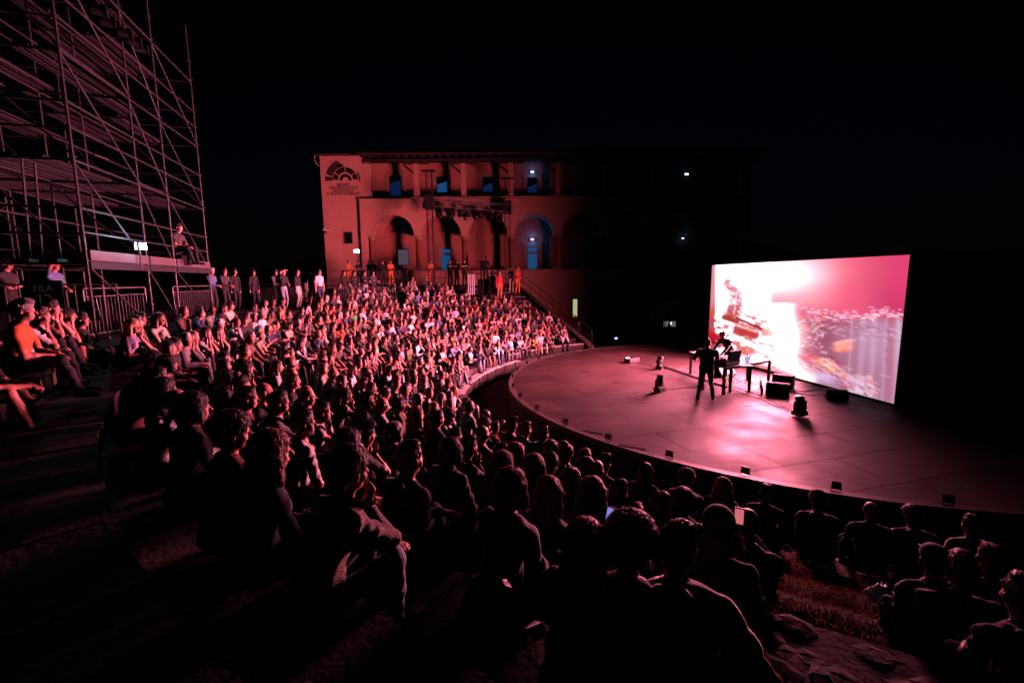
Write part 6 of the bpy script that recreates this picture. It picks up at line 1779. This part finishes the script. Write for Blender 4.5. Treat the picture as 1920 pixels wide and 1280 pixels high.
for c in order[:NIND]:
    lod = 0 if c['d'] < 3.9 else 1 if c['d'] < 8.5 else 2
    v = variant(c, lod)
    lab = 'person in %s top with %s, %s row, %s from the far wall' % (c['top'], hair_say(c['hair'], c['hcol']), ordinal(c['k']), ordinal(c['n']))
    person(c['p']+[0, 0, .004], face_of(c), c['pose'], lod=lod, female=c['fem'], sleeves=v[3], shorts=v[4], top=c['top'], leg=c['leg'], skin=c['skin'], hair=c['hair'], hcol=c['hcol'], label=lab, group='audience seated on the stone rows', scale=c['scale'], yaw=v[6], capmat=rc.choice(('navy', 'white', 'black')), hseed=rc.randrange(2) if lod < 2 else 0)
# the rest of the crowd, far away, as one mass
ALLM = []; MI = {}
def mi(m):
    if m.name not in MI: MI[m.name] = len(ALLM); ALLM.append(m)
    return MI[m.name]
VV = []; TT = []; TM = []; nv = 0; ARR = {}
def arrays(me):
    if me.name not in ARR:
        n = len(me.vertices); co = np.empty(n*3, np.float32); me.vertices.foreach_get('co', co)
        me.calc_loop_triangles(); t = np.empty(len(me.loop_triangles)*3, np.int32); me.loop_triangles.foreach_get('vertices', t); mm = np.empty(len(me.loop_triangles), np.int32); me.loop_triangles.foreach_get('material_index', mm)
        ARR[me.name] = (co.reshape(-1, 3), t.reshape(-1, 3), mm)
    return ARR[me.name]
for c in order[NIND:]:
    v = variant(c, 3); me, Hc, Hm_ = get_body(*v)
    f = face_of(c)-c['p'][:2]; Rz = rotz(math.atan2(f[1], f[0])-math.pi/2)*c['scale']
    co, t, mm = arrays(me); VV.append(co @ Rz.T+c['p']); TT.append(t+nv); lut = np.array([mi(MP['skin'][c['skin']]), mi(MP['top'][c['top']]), mi(MP['leg'][c['leg']]), mi(MP['shoe'])]); TM.append(lut[mm]); nv += len(co)
    if c['hair']:
        co, t, mm = arrays(hair_mesh(c['hair'], 3)); q = co @ Hm_.T+Hc; VV.append(q @ Rz.T+c['p']); TT.append(t+nv)
        TM.append(np.full(len(t), mi(MP['top']['navy'] if c['hair'] == 'cap' else MP['hair'][c['hcol']]))); nv += len(co)
if VV:
    VV = np.concatenate(VV); TT = np.concatenate(TT); TM = np.concatenate(TM)
    me = to_mesh('crowd', VV, [TT[:, ::-1], np.zeros((0, 4), int)], TM, ALLM); o = bpy.data.objects.new('crowd', me); COL.objects.link(o); o['kind'] = 'stuff'
    print('crowd tris', len(TT))

# ---- standing people
def stand(px, Y_, z, label, pose='stand', head=None, **kw):
    p = at(px, 540, Y_); p[2] = z+.004; f = kw.pop('focus', FOCUS); kw.setdefault('lod', 2)
    return person(p, f, pose, standing=True, label=label, **kw)
S = stand
S(397, 17.6, 2.4, 'standing person with grey bushy hair and pale blue jacket, first right of the scaffold', 'front', top='denim blue', hair='curly', hcol='grey', leg='black')
S(421, 18.0, 2.4, 'standing person in a grey jacket, second right of the scaffold', 'front', top='charcoal', hair='side', hcol='brown')
S(441, 19.0, 2.4, 'standing person in black, third right of the scaffold', 'stand', top='black', hair='short')
S(476, 20.2, 2.4, 'standing person in black with a cap, in the dark back row', 'stand', top='black', hair='cap', capmat='black')
S(517, 20.6, 2.4, 'standing person in a grey top behind the pale jeans', 'front', top='grey', hair='short')
S(531, 19.4, 2.4, 'standing person with a hand at the brow and pale jeans', 'shade', top='black', leg='pale denim', hair='short', sleeves='short')
S(558, 20.6, 2.4, 'standing person in black top and white trousers before the fence', 'stand', top='black', leg='white', hair='short', focus=(9, 20))
S(583, 21.0, 2.4, 'standing person in sleeveless top and shorts, left of the couple', 'stand', top='black', leg='black', sleeves='none', shorts=True, female=True, hair='ponytail')
S(599, 20.9, 2.4, 'standing person in white shirt and dark trousers, right of the couple', 'stand', top='white', leg='navy', sleeves='short', hair='short')
S(645, 23.5, 2.4, 'standing usher with long hair in a black suit, left of two', 'front', top='black', hair='long', female=True)
S(664, 23.9, 2.4, 'standing usher with long hair in a black suit, right of two', 'front', top='black', hair='long', female=True)
S(684, 24.4, 2.4, 'standing person in black top and pale jeans below the floodlight stand', 'fold', top='black', leg='pale denim', hair='long', female=True)
S(700, 24.8, 2.4, 'standing person in dark clothes right of the pale jeans', 'fold', top='charcoal', leg='black', hair='short')
S(655, 31.2, ZT0, 'paramedic in bright orange suit, left one, beside the floodlight stand', 'front', top='orange', leg='orange', hair='short')
S(733, 30.4, ZT0, 'paramedic in bright orange suit, right one, below the curtained window', 'front', top='orange', leg='orange', hair='short')
S(808, 31.0, ZT0, 'person in a long dull orange coat at the foot of the left truss tower', 'front', top='orange', leg='orange', female=True, hair='long', hcol='auburn', focus=(0, 20))
S(674, 31.6, ZT0, 'person in black leaning at the railing right of the left paramedic', 'fold', top='black', hair='short', sleeves='short')
S(694, 31.8, ZT0, 'person in dark blue shirt between the two paramedics', 'fold', top='navy', hair='crop')
S(703, 31.4, ZT0, 'person with long hair right of the dark blue shirt', 'front', top='black', female=True, hair='long')
S(719, 31.5, ZT0, 'person in black beside the right paramedic', 'fold', top='black', hair='short')
for i, (px, lab) in enumerate(((844, 'left of three'), (857, 'middle of three'), (871, 'right of three'))):
    o = S(px, 31.5-.4*(i == 2), ZT0, 'firefighter in dark jacket with yellow bands, '+lab, 'fold' if i else 'front', top='black', hair='short', group='firefighters before the blue door')
    for zz, rr2 in ((1.05, .20), (1.28, .21)):
        b = MB(); b.lathe((0, 0, zz), [(rr2, 0), (rr2, .045)], 18, sx=1.25, sy=.86); b.build('reflective_band', M['yellow'], o)
S(905, 33.6, ZT0+.3, 'dark silhouette with folded arms under the third arch, left one', 'fold', top='black', hair='short', focus=(5, 20))
S(911.5, 33.6, ZT0+.3, 'dark silhouette under the third arch, right one', 'front', top='black', hair='short', focus=(5, 20))
S(936, 28.2, row_z(10), 'standing person in red top and red shorts near the right truss tower', 'stand', top='red', leg='orange', female=True, hair='long', shorts=True)
S(958, 29.6, row_z(11), 'standing person in dark jacket and pale trousers near the end wall', 'fold', top='black', leg='beige', hair='short')
S(970, 29.3, row_z(11), 'standing person in a red and pink outfit closest to the end wall', 'front', top='red', leg='orange', female=True, hair='wavy', hcol='auburn')
S(922, 28.6, row_z(10), 'standing person in black left of the red top', 'front', top='black', hair='short')
S(15, 9.6, 2.4, 'person with folded arms behind the railing at the left edge', 'fold', top='black', hair='crop', lod=1, sleeves='short')
S(100, 10.2, 2.4, 'person in a blue shirt shading the eyes behind the railing', 'shade', top='denim blue', hair='cap', capmat='black', sleeves='short', lod=1)
q = at(333, 470, 13.6); o = person((q[0], q[1], Z1+.33), FOCUS, 'lap', lod=1, label='person sitting on a low box on the first scaffold deck, behind the toe board', top='charcoal', hair='short', sleeves='short')
bxo = empty('box', (q[0], q[1], Z1+.03), 0, 'low dark box on the first scaffold deck under the sitting person', 'box'); MB().box((0, 0, .148), (.42, .42, .29)).build('body', M['blackm'], bxo)
S(1040, 26.2, -.35, 'person in black crouching by the end of the first rows', 'front', top='black', hair='short', scale=.8)
S(1084, 29.5, GROUND, 'person in blue beyond the end wall beside the stage', 'stand', top='navy', hair='short')
print('people', len(PEOPLE))

# ---- small things left on the near steps
z_ = row_z(8)+.02; p = gp(905, 1112, z_)
bg = empty('plastic_bag', (p[0], p[1], z_), R(20), 'crumpled printed plastic bag lying on the step right of the jeans knee', 'bag')
n = 22; P = []; rb2 = np.random.default_rng(3)
Zb = fbm(*(np.meshgrid(np.arange(n)/2.2, np.arange(n)/2.2)), 8, 4)
for j in range(n):
    for i in range(n):
        e = (1-(2*i/(n-1)-1)**4)*(1-(2*j/(n-1)-1)**4); P.append(((i/(n-1)-.5)*.34, (j/(n-1)-.5)*.24, .01+e*(.05+.10*Zb[j, i])))
plastic = mat('lilac plastic film', (.28, .22, .30), .22, var=.3, scale=12, bump=.8, bscale=25)
b = MB(); b.mesh(P, [(j*n+i, j*n+i+1, (j+1)*n+i+1, (j+1)*n+i) for j in range(n-1) for i in range(n-1)]); b.build('film', plastic, bg, smooth=True)
white_film = mat('white plastic film', (.62, .55, .60), .25, var=.15, scale=12, bump=.5, bscale=25)
for (bx_, by_, kk, sc_, lab) in ((1655, 1126, 3, 1.0, 'crumpled white plastic bag on the near right steps beside the flat cap'), (1476, 1030, 2, .45, 'small crumpled clear wrapper shining in the grass right of the raised phone'), (1586, 1056, 2, .5, 'small crumpled wrapper on the step behind the bald silhouette'), (1672, 1066, 2, .4, 'small shining cup wrapper on the step behind the curly silhouette')):
    zz = row_z(kk)+.02; p = gp(bx_, by_, zz); o = empty('plastic_bag', (p[0], p[1], zz), R(30*kk), lab, 'bag')
    b = MB(); b.mesh([(x*sc_*.8, y*sc_*.9, z*sc_*1.3) for x, y, z in P], [(j*n+i, j*n+i+1, (j+1)*n+i+1, (j+1)*n+i) for j in range(n-1) for i in range(n-1)]); b.build('film', white_film, o, smooth=True)
z_ = row_z(7)+.01; p = gp(1002, 1188, z_); lf = empty('leaflet', (p[0], p[1], z_+.02), R(30), 'small folded bluish leaflet lying in the dark at the bottom', 'leaflet')
b = MB(); b.poly([(-.05, -.07, 0), (.05, -.07, .0), (.05, 0, .035), (-.05, 0, .035)]); b.poly([(-.05, 0, .035), (.05, 0, .035), (.05, .07, 0), (-.05, .07, 0)]); b.build('sheet', M['paper'], lf)
